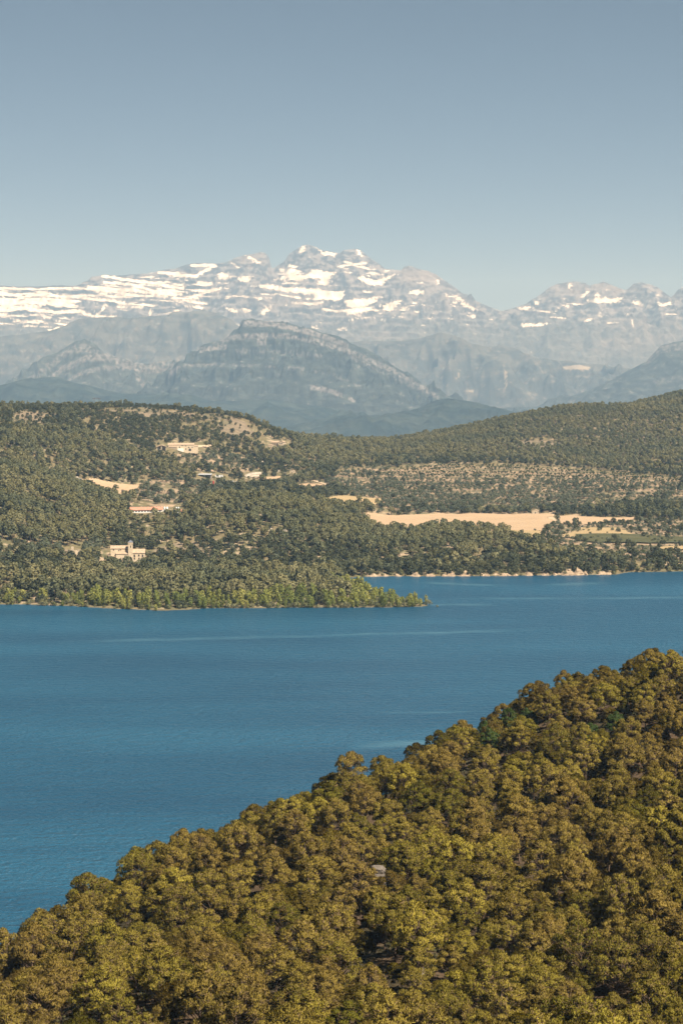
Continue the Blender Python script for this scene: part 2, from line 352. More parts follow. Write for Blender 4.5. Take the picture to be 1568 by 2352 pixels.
SNOWLINE = [([(-200, 662), (0, 671), (50, 680), (92, 678), (157, 681), (252, 689), (288, 698), (358, 701)], 3.0), ([(-200, 690), (0, 689), (17, 688), (50, 694), (90, 692), (134, 698), (157, 695)], 5.0), ([(-200, 705), (0, 706), (39, 706), (84, 712), (126, 717), (179, 713), (213, 726), (266, 730)], 4.0),
    ([(0, 723), (22, 726)], 2.2), ([(201, 661), (266, 664), (336, 671), (403, 678)], 3.4), ([(269, 705), (328, 705)], 2.4), ([(241, 700), (235, 712), (218, 726)], 3.0), ([(-200, 656), (0, 661), (84, 664), (157, 661)], 2.4), ([(30, 738), (60, 737), (90, 741)], 1.6), ([(52, 748), (120, 751)], 1.2), ([(24, 731), (48, 736)], 1.8),
    ([(235, 633), (310, 645), (375, 653), (420, 663)], 3.4), ([(240, 648), (300, 653), (360, 670), (415, 675)], 3.2), ([(170, 660), (250, 668), (310, 678), (380, 680)], 3.2), ([(365, 625), (400, 628)], 4.2), ([(400, 632), (450, 633), (490, 612)], 4.0), ([(440, 609), (495, 609)], 3.6), ([(420, 690), (475, 698)], 3.0), ([(425, 703), (465, 706)], 2.4), ([(435, 683), (505, 663)], 2.6), ([(455, 650), (488, 652)], 5.0),
    ([(555, 680), (600, 685)], 2.2), ([(670, 695), (720, 698), (740, 693)], 3.0), ([(740, 710), (780, 715)], 3.0), ([(532, 603), (548, 615)], 2.0), ([(596, 656), (665, 664), (770, 672)], 2.6), ([(790, 600), (816, 606), (840, 604)], 2.2), ([(776, 612), (806, 608), (846, 616)], 2.2), ([(850, 626), (880, 630)], 2.6), ([(640, 676), (690, 684)], 1.8), ([(800, 735), (850, 728), (880, 734)], 1.2), ([(1224, 712), (1262, 716)], 1.6), ([(1264, 728), (1300, 730)], 1.4), ([(1470, 700), (1500, 706)], 1.8), ([(1300, 697), (1340, 699)], 1.4), ([(1396, 742), (1420, 740)], 1.0), ([(1450, 735), (1454, 750)], 1.6)]
def main_col(u, v, X, Y, Z, ph, t):
    lf = sst(620, 430, u)[..., None][..., 0]; n1 = fbm(u / 40.0, v / 9.0, 4) * lf + fbm((u + 1.3 * v) / 24.0, (v - 0.3 * u) / 13.0, 5) * (1 - lf); n2 = fbm(u / 9.0, v / 6.0, 3); n3 = fbm(u / 120.0, v / 60.0, 3)
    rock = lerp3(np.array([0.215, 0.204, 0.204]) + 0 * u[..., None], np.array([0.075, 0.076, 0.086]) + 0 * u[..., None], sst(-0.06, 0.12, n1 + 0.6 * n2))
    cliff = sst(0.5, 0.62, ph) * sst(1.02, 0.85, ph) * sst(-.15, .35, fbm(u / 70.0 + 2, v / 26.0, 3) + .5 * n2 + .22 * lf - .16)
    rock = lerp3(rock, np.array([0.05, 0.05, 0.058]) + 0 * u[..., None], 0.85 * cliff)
    scree = np.clip(blob(u, v, [(960, 632, 50, 22, 1.0), (650, 690, 80, 14, 0.6), (1020, 690, 60, 30, 0.35), (1400, 665, 60, 16, 0.7), (1310, 668, 40, 12, 0.6), (570, 595, 40, 14, 0.6), (880, 770, 90, 14, 0.6), (1470, 745, 90, 20, 0.5), (1430, 790, 80, 22, 0.7), (1540, 775, 60, 18, 0.7)]), 0, 1) * (1 - 0.5 * cliff)
    rock = lerp3(rock, np.array([0.25, 0.222, 0.205]) + 0 * u[..., None], scree)
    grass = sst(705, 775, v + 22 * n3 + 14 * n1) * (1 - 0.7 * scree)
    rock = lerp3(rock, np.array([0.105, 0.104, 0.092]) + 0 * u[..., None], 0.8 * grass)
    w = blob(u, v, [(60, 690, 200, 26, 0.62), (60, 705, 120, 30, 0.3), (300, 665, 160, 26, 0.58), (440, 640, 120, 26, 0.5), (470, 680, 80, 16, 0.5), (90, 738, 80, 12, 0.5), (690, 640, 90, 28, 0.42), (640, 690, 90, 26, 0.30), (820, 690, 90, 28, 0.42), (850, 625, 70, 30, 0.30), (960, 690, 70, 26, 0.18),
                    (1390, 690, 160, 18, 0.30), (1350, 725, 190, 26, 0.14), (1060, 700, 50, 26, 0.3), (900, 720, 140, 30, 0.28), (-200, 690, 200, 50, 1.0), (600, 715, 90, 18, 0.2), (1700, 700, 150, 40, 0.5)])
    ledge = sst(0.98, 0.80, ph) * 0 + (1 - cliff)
    vd = v - 0.10 * u * (u < 560) + 0.02 * u; s1 = fbm(u / 62.0 + 3.0, vd / 4.6 + 2.1, 4) + 0.6 * fbm(u / 20.0, vd / 2.4, 3); s1 = s1 * lf + (1 - lf) * (0.75 * fbm((u + v) / 34.0 + 3, (v - .12 * u) / 6.5, 4) + 0.45 * s1)
    score = w * 0.74 + 0.66 * s1 + 0.14 * n2 - 0.5 * cliff - 0.46
    snow = sst(0.0, 0.035, score)
    wob_u = u + 6.0 * n2 + 6 * fbm(u / 6.0, v / 3.0, 2); wob_v = v + 4.5 * fbm(u / 9.0 + 9, v / 3.5, 3)
    wv2 = v + 1.8 * fbm(u / 12.0 + 4, v / 6.0, 3); thn = 1 + 0.9 * fbm(u / 16.0, v / 8.0 + 7, 3)
    for (ln, th) in SNOWLINE: snow = np.maximum(snow, sst(1.12, 0.88, polydist(u + 3 * n2, wv2, ln) / (.82 * th * np.maximum(thn, .25))))
    for p in SNOWPOLY: snow = np.maximum(snow, inpoly(wob_u, wob_v, p) * 1.0)
    return lerp3(rock, np.array([0.78, 0.73, 0.66]) + 0 * u[..., None], snow)
M['mountain'] = landmat('mountain_rock', 0.004, 0.30, 0.5, 40.0)
M['forest_hill'] = landmat('forest_hill', 0.012, 0.45, 0.6, 20.0)
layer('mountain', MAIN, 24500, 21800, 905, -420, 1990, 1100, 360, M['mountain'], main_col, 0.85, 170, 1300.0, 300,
      (78.0, lambda u: 0.10 * (u - 784), 0.6, 150.0), 3.0, 'snow streaked grey limestone massif on the skyline', rough=70.0)

SHOULDER = [(-400, 800), (0, 772), (60, 766), (110, 760), (150, 748), (182, 731), (230, 727), (300, 731), (350, 729), (415, 720), (470, 713), (500, 718), (530, 735), (560, 762), (620, 785), (784, 785), (834, 783), (919, 783),
            (969, 775), (1009, 764), (1034, 768), (1084, 788), (1124, 798), (1154, 793), (1184, 805), (1234, 823), (1284, 833), (1384, 836), (1434, 850), (1500, 870), (1700, 880), (2000, 860)]
def shoulder_col(u, v, X, Y, Z, ph, t):
    n1 = fbm(u / 50.0, v / 16.0, 4); n2 = fbm(u / 14.0, v / 10.0, 3)
    c = lerp3(np.array([0.100, 0.098, 0.086]) + 0 * u[..., None], np.array([0.056, 0.060, 0.056]) + 0 * u[..., None], sst(-0.2, 0.35, n1 + sst(800, 880, v) * 0.5 - 0.1))
    c = lerp3(c, np.array([0.22, 0.195, 0.165]) + 0 * u[..., None], 0.6 * sst(0.30, 0.55, n2 + 0.35 * fbm(u / 24.0 - v / 12.0, v / 30.0, 3)))
    for p in ([(1290, 843), (1330, 838), (1356, 842), (1350, 850), (1300, 848)], [(1060, 898), (1084, 894), (1090, 900)], [(1158, 850), (1163, 850), (1163, 880), (1160, 895)], [(1045, 872), (1058, 848), (1056, 862)]):
        c = np.where(inpoly(u + 3 * n2, v + 2 * n1, p)[..., None], np.array([0.30, 0.26, 0.20]), c)
    return c
M['meadow'] = landmat('mountain_meadow', 0.004, 0.30, 0.5, 30.0)
layer('hill_slope', SHOULDER, 19000, 17000, 985, -380, 1950, 700, 200, M['meadow'], shoulder_col, 0.9, 150, 900.0, 420, None, 3.0, 'grey green mountain pasture slope below the snowy massif', rough=30.0)

RIGHTH = [(1180, 960), (1260, 925), (1334, 903), (1399, 878), (1434, 855), (1484, 830), (1499, 813), (1519, 792), (1560, 783), (1620, 775), (1800, 800), (2000, 790)]
def mesa_like(strata, base_dark, rockc, wseed):
    def fn(u, v, X, Y, Z, ph, t):
        n1 = fbm(u / 26.0 + wseed, v / 9.0, 4); n2 = fbm(u / 7.0 + wseed, v / 7.0, 3); n3 = fbm(u / 3.2 + wseed, v / 9.0, 3)
        c = lerp3(np.array(base_dark) + 0 * u[..., None], np.array(base_dark) * 1.7 + 0 * u[..., None], sst(-0.2, 0.4, n1))
        k = np.zeros(u.shape)
        for (pl, w, s) in strata:
            vv = np.interp(u, [p[0] for p in pl], [p[1] for p in pl], left=-999, right=-999)
            k = np.maximum(k, s * sst(w, w * 0.6, np.abs(v - vv + 3.0 * n1 + 2.2 * n3)) * sst(-0.24, 0.12, n2 + 0.4 * n1 + 0.7 * n3 + (s - 0.75)))
        k = np.maximum(k, 0.6 * sst(0.42, 0.58, n2 * 0.8 + 0.5 * n1))
        return lerp3(c, np.array(rockc) + 0.09 * n2[..., None], np.clip(k, 0, 1))
    return fn
layer('rocky_hill', RIGHTH, 16200, 14600, 960, 1150, 1950, 240, 120, M['forest_hill'], mesa_like([([(1480, 835), (1520, 800), (1700, 790)], 12, 0.7), ([(1500, 880), (1568, 868), (1800, 860)], 8, 0.5)], (0.034, 0.038, 0.032), (0.15, 0.14, 0.132), 4), 0.8, 70, 800.0, 120, None, 3.0, 'dark forested hill with pale rock outcrops below the three domed peaks')

ANTI = [(-300, 905), (-60, 900), (40, 873), (100, 833), (140, 805), (170, 785), (192, 780), (215, 790), (240, 811), (280, 824), (310, 834), (360, 836), (415, 829), (470, 840), (560, 880), (700, 930)]
layer('cliff_ridge', ANTI, 15600, 14200, 960, -260, 700, 420, 150, M['forest_hill'],
      mesa_like([([(60, 880), (120, 835), (170, 800), (200, 800), (240, 818), (300, 838), (420, 836)], 11, 0.72), ([(90, 890), (140, 850), (200, 822), (250, 822), (300, 842), (330, 850), (420, 850)], 9, 0.85), ([(120, 900), (180, 860), (230, 845), (300, 846)], 6, 0.75), ([(310, 862), (335, 890), (345, 905)], 10, 0.8)], (0.040, 0.044, 0.036), (0.165, 0.152, 0.142), 9), 0.8, 90, 600.0, 260, None, 4.0, 'folded pale cliff ridge in front of the green slope')
MESA = [(180, 960), (300, 915), (349, 884), (390, 849), (413, 835), (430, 826), (454, 811), (467, 793), (500, 783), (515, 780), (525, 771), (538, 758), (550, 752), (554, 738), (560, 735), (580, 734), (625, 738), (660, 741), (691, 752), (720, 757), (750, 768), (800, 786), (840, 800), (900, 838), (960, 878), (1000, 903), (1040, 925), (1120, 955), (1300, 985)]
layer('mesa', MESA, 14300, 12700, 985, 150, 1250, 620, 240, M['forest_hill'],
      mesa_like([([(551, 742), (625, 744), (700, 760), (760, 778), (800, 794)], 8, 1.0), ([(500, 790), (530, 775), (600, 770), (660, 772), (720, 782), (800, 806), (900, 850), (1000, 910)], 8, 0.86), ([(455, 806), (480, 800), (520, 796)], 7, 0.85), ([(590, 783), (612, 784)], 11, 0.95), ([(540, 806), (640, 808), (740, 818)], 7, 0.6),
                 ([(385, 852), (430, 840), (520, 838), (640, 842), (700, 850)], 5, 0.6), ([(385, 862), (410, 846)], 9, 0.9), ([(800, 818), (860, 846), (930, 880), (1010, 912)], 6, 0.62), ([(712, 890), (740, 892), (786, 908)], 6.5, 1.05), ([(800, 915), (815, 922)], 5, 0.9), ([(700, 850), (760, 858), (830, 890)], 5, 0.55)],
                (0.032, 0.037, 0.032), (0.155, 0.145, 0.138), 2), 0.62, 80, 600.0, 240, (120.0, lambda u: 0.25 * np.abs(u - 600), 0.5, 40.0), 4.0, 'flat topped dark mountain with banded pale cliffs', rough=45.0)
def dark_forest(u, v, X, Y, Z, ph, t):
    n1 = fbm(X / 240.0, Y / 240.0, 4); n2 = fbm(X / 60.0, Y / 60.0, 3)
    c = lerp3(np.array([0.020, 0.030, 0.028]) + 0 * u[..., None], np.array([0.040, 0.050, 0.042]) + 0 * u[..., None], sst(-0.35, 0.45, n1 + 0.6 * n2))
    return lerp3(c, np.array([0.26, 0.21, 0.16]) + 0 * u[..., None], 0.8 * inpoly(u + 4 * n2, v + 2 * n1, [(850, 1006), (865, 1003), (880, 1004), (870, 1010)]))
FOOT = [(-400, 880), (-100, 905), (0, 888), (50, 873), (115, 866), (135, 866), (160, 876), (210, 888), (280, 903), (370, 903), (440, 906), (480, 920), (530, 923), (575, 918), (625, 920), (675, 926), (760, 938), (815, 955), (950, 985), (1100, 1000), (1900, 1010)]
layer('foothill', FOOT, 12300, 10700, 1010, -380, 1700, 520, 130, M['forest_hill'], dark_forest, 0.8, 70, 900.0, 130, None, 2.5, 'dark blue forested foothill behind the ridge with the pylons')
FOOT2 = [(500, 1010), (700, 970), (784, 955), (880, 953), (934, 949), (959, 938), (1004, 919), (1029, 915), (1064, 920), (1104, 928), (1154, 940), (1184, 948), (1300, 975), (1500, 985), (1900, 980)]
layer('foothill', FOOT2, 10800, 9600, 1025, 480, 1700, 360, 110, M['forest_hill'], dark_forest, 0.8, 60, 800.0, 110, None, 2.5, 'small rounded forested hill behind the saddle')
FOOT3 = [(600, 1040), (820, 1020), (870, 1012), (920, 1001), (980, 994), (1040, 988), (1200, 984), (1500, 990), (1900, 990)]
layer('foothill', FOOT3, 7600, 6700, 1040, 560, 1700, 200, 60, M['forest_hill'], lambda u, v, X, Y, Z, ph, t: lerp3(np.array([0.075, 0.085, 0.04]) + 0 * u[..., None], np.array([0.12, 0.12, 0.06]) + 0 * u[..., None], sst(-0.2, 0.3, fbm(X / 60, Y / 60, 4))), 0.8, 20, 500.0, 30, None, 1.5, 'low pale green hill in the gap of the saddle')

# ground sheet out to the horizon, below everything
gm = MB().add([(sx * 60000, y, z) for (y, z) in [(-3000, -6), (4300, -6), (5000, -120), (7500, -300), (10000, -480), (60000, -480)] for sx in (-1, 1)], [(2 * i, 2 * i + 1, 2 * i + 3, 2 * i + 2) for i in range(4)])
M['ground'] = plain('ground_soil', (0.13, 0.12, 0.07), 0.95, 0.3, 0.01)
tag(gm.build('ground', M['ground']), 'dry valley ground reaching to the horizon', kind='structure')

# ------------------------------------------------------------------ the far shore: terrain
mid_ctl = [ # (u, v, Y) ground points
    (0, 955, 2500), (100, 955, 2600), (200, 950, 2700), (300, 945, 2750), (400, 950, 2800), (500, 958, 2850), (560, 958, 2900), (600, 980, 2950), (660, 1007, 3050), (710, 1018, 3150), (780, 1012, 3250), (850, 1025, 3300), (920, 1020, 3350),
    (1000, 1005, 3400), (1120, 975, 3450), (1250, 948, 3500), (1340, 936, 3500), (1385, 950, 3550), (1480, 934, 3600), (1568, 912, 3600), (1700, 880, 3650), (1950, 900, 3700),
    (-250, 940, 2500), (-500, 960, 2500),
    (0, 1030, 2250), (0, 1100, 2000), (0, 1200, 1750), (0, 1290, 1590), (0, 1340, 1530), (-300, 1100, 2000), (-300, 1300, 1600),
    (120, 1030, 2330), (120, 1120, 2060), (130, 1200, 1850), (120, 1275, 1690), (250, 1030, 2430), (250, 1110, 2250), (200, 1108, 2230), (310, 1118, 2250), (240, 1180, 1950), (240, 1240, 1790), (285, 1288, 1700),
    (410, 1034, 2500), (410, 1090, 2330), (340, 1176, 2080), (400, 1176, 2090), (430, 1250, 1800), (430, 1300, 1690), (470, 1094, 2390), (520, 1040, 2620), (560, 1110, 2450), (640, 1026, 2750), (640, 1070, 2600),
    (520, 1150, 1990), (640, 1168, 1960), (700, 1188, 1940), (780, 1218, 1920), (860, 1248, 1900), (1000, 1240, 1860), (1200, 1250, 1850), (560, 1232, 1790), (700, 1264, 1760), (860, 1262, 1790), (1050, 1266, 1790), (560, 1300, 1700), (700, 1300, 1705), (860, 1290, 1740), (1000, 1295, 1735), (1150, 1292, 1740), (1350, 1285, 1750), (1568, 1290, 1735), (1568, 1255, 1860),
    (620, 1102, 2500), (720, 1118, 2440), (600, 1130, 2300), (700, 1140, 2300), (800, 1148, 2280), (780, 1070, 2750), (760, 1040, 2950), (860, 1060, 2900), (860, 1120, 2500), (940, 1140, 2420),
    (900, 1188, 2230), (1060, 1190, 2210), (1060, 1205, 2110), (1200, 1185, 2250), (1360, 1195, 2160), (1350, 1230, 1960), (1480, 1225, 2000), (1250, 1215, 2050), (1568, 1160, 2340), (1568, 1110, 2530), (1400, 1120, 2500), (1200, 1130, 2470), (1200, 1075, 2760), (1000, 1075, 2760), (1400, 1085, 2720), (1568, 1068, 2760),
    (1000, 1045, 2950), (1200, 1040, 2950), (1400, 1050, 2920), (1568, 1030, 2960), (1130, 1000, 3180), (1300, 990, 3180), (1480, 1000, 3120), (1568, 970, 3200), (1250, 1018, 3060),
    (1850, 1250, 1900), (1850, 1100, 2600), (1850, 1000, 3100)]
cx, cy_, cz = [], [], []
for (u, v, Y) in mid_ctl:
    x, y, z = P(u, v, Y); cx.append(float(x)); cy_.append(float(Y)); cz.append(float(z))
for (u, Y, z) in [(0, 3300, 60), (500, 3600, 40), (900, 4000, 20), (1300, 4300, 50), (1700, 4400, 60), (0, 4400, 20), (700, 4600, 10), (-400, 3400, 60), (2000, 4400, 60)]:
    cx.append((u - UC) / FPX * Y); cy_.append(Y); cz.append(z)
mid_tps = TPS(list(zip(cx, cy_)), cz, 300.0, 420.0, 0.01)
def lakept(u, v):
    dx, dz = ray(u, v); Y = -CAMH / dz; return (float(dx * Y), float(Y))
SHORE = [lakept(*p) for p in [(-700, 1390), (-200, 1386), (0, 1389), (60, 1389), (110, 1391), (160, 1392), (215, 1396), (250, 1398), (300, 1400), (370, 1403), (430, 1401), (480, 1397), (600, 1397), (700, 1396), (800, 1396), (900, 1395), (960, 1394), (984, 1392),
         (975, 1388), (930, 1383), (890, 1378), (860, 1371), (830, 1360), (790, 1348), (775, 1340), (770, 1331), (800, 1327), (838, 1325), (880, 1324), (930, 1324), (1000, 1324), (1080, 1323.5), (1160, 1323), (1260, 1322), (1340, 1321), (1415, 1320), (1440, 1315), (1500, 1314), (1568, 1313), (1800, 1310), (2600, 1310)]]
LANDPOLY = SHORE + [(6000, 9000), (-6000, 9000)]
def mid_height(X, Y):
    z = mid_tps(X, Y) + 2.2 * fbm(X / 90.0, Y / 90.0, 4)
    z = np.maximum(z, 2.2 + 0.8 * fbm(X / 30.0, Y / 30.0, 3))
    d = polydist(X, Y, SHORE) * np.where(inpoly(X, Y, LANDPOLY), 1.0, -1.0)
    k = sst(0.0, 38.0, d)
    zl = 0.35 + 0.06 * d
    z = np.where(d > 0, zl * (1 - k) + z * k, np.maximum(0.6 * d - .3, -5.0))
    return z
MU = np.r_[np.linspace(-700, -120, 60)[:-1], np.arange(-120, 1690, 3.6), np.linspace(1690, 2270, 60)]
MY = np.exp(np.arange(math.log(1395), math.log(4700), 0.0034))
MA = (MU - UC) / FPX
gX = MA[None, :] * MY[:, None]; gY = MY[:, None] + 0 * gX
gZ = mid_height(gX, gY)
def mid_z(X, Y):
    X = np.asarray(X, float); Y = np.asarray(Y, float)
    a = np.clip(X / Y, MA[0], MA[-1] - 1e-6)
    i = np.clip(np.searchsorted(MA, a) - 1, 0, len(MA) - 2); fa = (a - MA[i]) / (MA[i + 1] - MA[i])
    q = np.clip((np.log(Y) - math.log(1395)) / 0.0034, 0, len(MY) - 1.001); j = q.astype(int); fb = (Y - MY[j]) / (MY[j + 1] - MY[j])
    return (gZ[j, i] * (1 - fa) + gZ[j, i + 1] * fa) * (1 - fb) + (gZ[j + 1, i] * (1 - fa) + gZ[j + 1, i + 1] * fa) * fb
def hit(u, v, ymin=1450.0):
    """where the sight line through a point of the picture meets the far-shore terrain"""
    dx, dz = ray(u, v); ys = np.linspace(ymin, 4600, 2600)
    zz = mid_z(dx * ys, ys); below = np.nonzero(zz >= CAMH + dz * ys)[0]
    Y = float(ys[below[0]]) if len(below) else 4600.0
    return float(dx * Y), Y, float(mid_z(np.array([dx * Y]), np.array([Y]))[0])
SOIL_DRY = [[(230, 945), (259, 939), (324, 936), (382, 942), (504, 955), (512, 966), (461, 964), (378, 962), (306, 957), (246, 951)], [(15, 978), (40, 944), (105, 946), (98, 974), (43, 980)], [(511, 964), (530, 956), (560, 968), (585, 994), (533, 1006), (508, 998)],
            [(335, 1270), (356, 1262), (400, 1246), (439, 1244), (464, 1252), (500, 1268), (484, 1286), (425, 1277), (378, 1272), (346, 1286)], [(1205, 1012), (1260, 1010), (1290, 1026), (1220, 1032), (1180, 1020)], [(1500, 1062), (1568, 1064), (1568, 1070), (1505, 1068)]]
ORCH = [(930, 1078), (1000, 1068), (1200, 1072), (1330, 1080), (1420, 1090), (1568, 1098), (1568, 1165), (1500, 1165), (1300, 1176), (1000, 1180), (880, 1166), (760, 1122), (740, 1095), (800, 1076), (860, 1072)]
ALMOND = [(930, 1072), (1000, 1066), (1200, 1068), (1330, 1077), (1480, 1092), (1568, 1098), (1568, 1108), (1400, 1106), (1250, 1100), (1100, 1095), (940, 1098), (850, 1090)]
OLIVEZ = [[(400, 1042), (480, 1038), (560, 1050), (600, 1075), (560, 1085), (470, 1082), (410, 1075)], [(330, 1105), (400, 1100), (470, 1112), (520, 1125), (500, 1150), (420, 1150), (380, 1175), (320, 1150), (300, 1135)], [(840, 1165), (1000, 1174), (1230, 1172), (1300, 1170), (1290, 1178), (1000, 1182), (860, 1178)]]
def mid_colors():
    u, v = proj(gX, gY, gZ)
    n1 = fbm(gX / 40.0, gY / 60.0, 4); n2 = fbm(gX / 9.0, gY / 14.0, 3)
    base = lerp3(np.array([0.17, 0.135, 0.075]) + 0 * u[..., None], np.array([0.105, 0.10, 0.05]) + 0 * u[..., None], sst(-0.3, 0.4, n1 + 0.4 * n2))
    base = lerp3(base, np.array([0.36, 0.27, 0.18]) + 0 * u[..., None], 0.85 * sst(0.16, 0.42, n1 * 0.6 + n2 * 0.7))
    orch = inpoly(u + 4 * n2, v + 2 * n1, ORCH)
    stripe = np.sin((gY + 10 * fbm(gX / 120.0, gY / 120.0, 3)) / 46.0 * 2 * math.pi)
    oc = lerp3(np.array([0.27, 0.20, 0.13]) + 0 * u[..., None], np.array([0.135, 0.115, 0.065]) + 0 * u[..., None], sst(-0.4, 0.5, stripe * 0.8 + n1 * .7))
    oc = lerp3(oc, np.array([0.33, 0.235, 0.155]) + 0 * u[..., None], 0.8 * sst(0.22, 0.45, n2 * 0.6 + 0.8 * fbm(gX / 25.0 + 5, gY / 40.0, 3)))
    base = np.where(orch[..., None], oc, base)
    for p in OLIVEZ: base = np.where(inpoly(u + 5 * n2, v + 2 * n1, p)[..., None], oc * 1.05, base)
    for p in SOIL_DRY: base = np.where(inpoly(u + 4 * n2, v + 2 * n2, p)[..., None], lerp3(np.array([0.205, 0.16, 0.108]) + 0 * u[..., None], np.array([0.14, 0.12, 0.072]) + 0 * u[..., None], sst(-0.2, 0.4, n1 + 0.5 * n2)), base)
    base = np.where(inpoly(u + 4 * n2, v + 2 * n1, [(1150, 1198), (1568, 1194), (1700, 1194), (1700, 1284), (1568, 1284), (1300, 1277), (1240, 1252), (1160, 1240)])[..., None], oc, base)
    d = polydist(gX, gY, SHORE)
    base = lerp3(base, np.array([0.13, 0.11, 0.065]) + 0 * u[..., None], sst(5, 1.5, d))
    return base
M['mid_ground'] = landmat('hill_ground', 0.12, 0.35)
me = mesh_np('hillside', np.stack([gX, gY, gZ], -1).reshape(-1, 3), grid_faces(*gX.shape), M['mid_ground'], True, col=mid_colors().reshape(-1, 3))
tag(link('hillside', me), 'wooded hills and terraced valley on the far side of the lake', kind='structure')

# ------------------------------------------------------------------ lake
def lake_material():
    m, nt, o = newmat('lake_water'); b = nt.nodes.new('ShaderNodeBsdfPrincipled'); L = nt.links
    tc = nt.nodes.new('ShaderNodeTexCoord'); ob = tc.outputs['Object']
    b.inputs['Base Color'].default_value = (0.010, 0.068, 0.118, 1); b.inputs['Roughness'].default_value = 0.30; b.inputs['IOR'].default_value = 1.333
    def mapped(s, r=0.0):
        mp = nt.nodes.new('ShaderNodeMapping'); mp.inputs['Scale'].default_value = s; mp.inputs['Rotation'].default_value = (0, 0, r); L.new(ob, mp.inputs[0]); return mp.outputs[0]
    w1 = noise(nt, mapped((0.42, 0.42, 1), 0.15), 1.0, 4.0, 0.6); w2 = noise(nt, mapped((0.10, 0.22, 1), -0.1), 1.0, 3.0, 0.6)
    ad = nt.nodes.new('ShaderNodeMath'); ad.operation = 'MULTIPLY_ADD'; L.new(w2, ad.inputs[0]); ad.inputs[1].default_value = 1.6; L.new(w1, ad.inputs[2])
    # wind lanes: calmer ripples, plus a pale sky reflection painted into the base colour
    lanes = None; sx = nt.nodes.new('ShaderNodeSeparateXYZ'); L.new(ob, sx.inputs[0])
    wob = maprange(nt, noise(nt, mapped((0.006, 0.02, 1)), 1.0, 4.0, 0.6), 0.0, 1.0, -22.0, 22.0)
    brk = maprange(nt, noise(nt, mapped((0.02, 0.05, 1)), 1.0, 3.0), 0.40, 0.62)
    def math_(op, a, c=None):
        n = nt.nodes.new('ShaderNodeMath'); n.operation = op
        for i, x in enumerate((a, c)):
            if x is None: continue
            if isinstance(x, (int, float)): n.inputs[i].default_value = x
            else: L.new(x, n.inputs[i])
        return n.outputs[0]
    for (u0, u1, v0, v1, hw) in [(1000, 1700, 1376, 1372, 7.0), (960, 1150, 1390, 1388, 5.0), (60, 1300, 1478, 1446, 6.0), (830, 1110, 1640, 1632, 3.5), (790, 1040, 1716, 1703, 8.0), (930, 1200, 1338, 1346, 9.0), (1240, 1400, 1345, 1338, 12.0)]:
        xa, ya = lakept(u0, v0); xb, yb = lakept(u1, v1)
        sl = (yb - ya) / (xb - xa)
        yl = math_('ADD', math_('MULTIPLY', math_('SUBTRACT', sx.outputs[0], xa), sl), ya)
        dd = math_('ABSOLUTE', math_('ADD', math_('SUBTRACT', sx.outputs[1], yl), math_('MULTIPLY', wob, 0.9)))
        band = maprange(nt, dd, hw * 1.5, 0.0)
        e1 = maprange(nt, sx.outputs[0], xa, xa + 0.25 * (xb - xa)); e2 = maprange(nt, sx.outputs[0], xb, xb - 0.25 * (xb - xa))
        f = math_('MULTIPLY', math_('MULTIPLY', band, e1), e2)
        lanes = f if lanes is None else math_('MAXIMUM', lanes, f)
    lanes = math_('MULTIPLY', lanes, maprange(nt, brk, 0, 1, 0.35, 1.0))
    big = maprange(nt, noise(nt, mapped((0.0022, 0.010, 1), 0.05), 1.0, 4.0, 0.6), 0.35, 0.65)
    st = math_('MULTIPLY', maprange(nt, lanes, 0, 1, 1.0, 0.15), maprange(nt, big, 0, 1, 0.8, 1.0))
    L.new(mixc(nt, math_('MULTIPLY', lanes, .95), mixc(nt, big, (0.007, 0.057, 0.110), (0.013, 0.088, 0.156)), (0.045, 0.125, 0.175)), b.inputs['Base Color'])  # lighter lane tint stands in for brighter sky reflected by calm water
    bp = nt.nodes.new('ShaderNodeBump'); bp.inputs['Distance'].default_value = 2.2; L.new(st, bp.inputs['Strength']); L.new(ad.outputs[0], bp.inputs['Height'])
    L.new(bp.outputs[0], b.inputs['Normal']); L.new(b.outputs[0], o.inputs[0]); return m
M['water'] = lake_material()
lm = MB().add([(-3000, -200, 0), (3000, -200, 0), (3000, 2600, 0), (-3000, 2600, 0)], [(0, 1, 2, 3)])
tag(lm.build('lake', M['water']), 'blue rippled reservoir water with wind lanes, their pale sky sheen painted in', kind='structure')

# ------------------------------------------------------------------ near slope
near_pts, near_z = [], []
for (u, v, Y) in [(0, 2352, 290), (400, 2352, 272), (800, 2352, 255), (1200, 2352, 242), (1568, 2352, 232), (0, 2168, 368), (150, 2140, 380), (200, 2060, 392), (330, 1988, 406), (450, 1924, 416), (560, 1880, 428), (700, 1820, 440), (800, 1782, 447), (900, 1758, 452), (1010, 1766, 456), (1050, 1712, 466), (1120, 1650, 492), (1300, 1548, 530), (1450, 1528, 530), (1568, 1500, 525),
                  (800, 2050, 345), (1200, 2050, 330), (1200, 1850, 402), (1000, 1880, 400), (1568, 1780, 400), (1568, 2100, 292), (400, 2160, 332), (1350, 1700, 455)]:
    x, y, z = P(u, v, Y); near_pts.append((float(x), Y)); near_z.append(float(z) - 8.4)
for (u, Y, z) in [(0, 470, 22), (200, 490, 24), (450, 515, 26), (700, 545, 28), (900, 565, 30), (1100, 600, 34), (1300, 650, 38), (1568, 660, 42), (0, 540, -8), (450, 590, -8), (900, 650, -8), (1300, 740, -8), (1568, 770, -8),
                  (-400, 300, 42), (-400, 400, 8), (-400, 470, -10), (-900, 300, 0), (-900, 200, 40), (2000, 300, 104), (2000, 520, 104), (2000, 720, 30), (2000, 800, -10), (2500, 300, 120), (2500, 600, 90), (2500, 850, -8)]:
    near_pts.append(((u - UC) / FPX * Y, Y)); near_z.append(z)
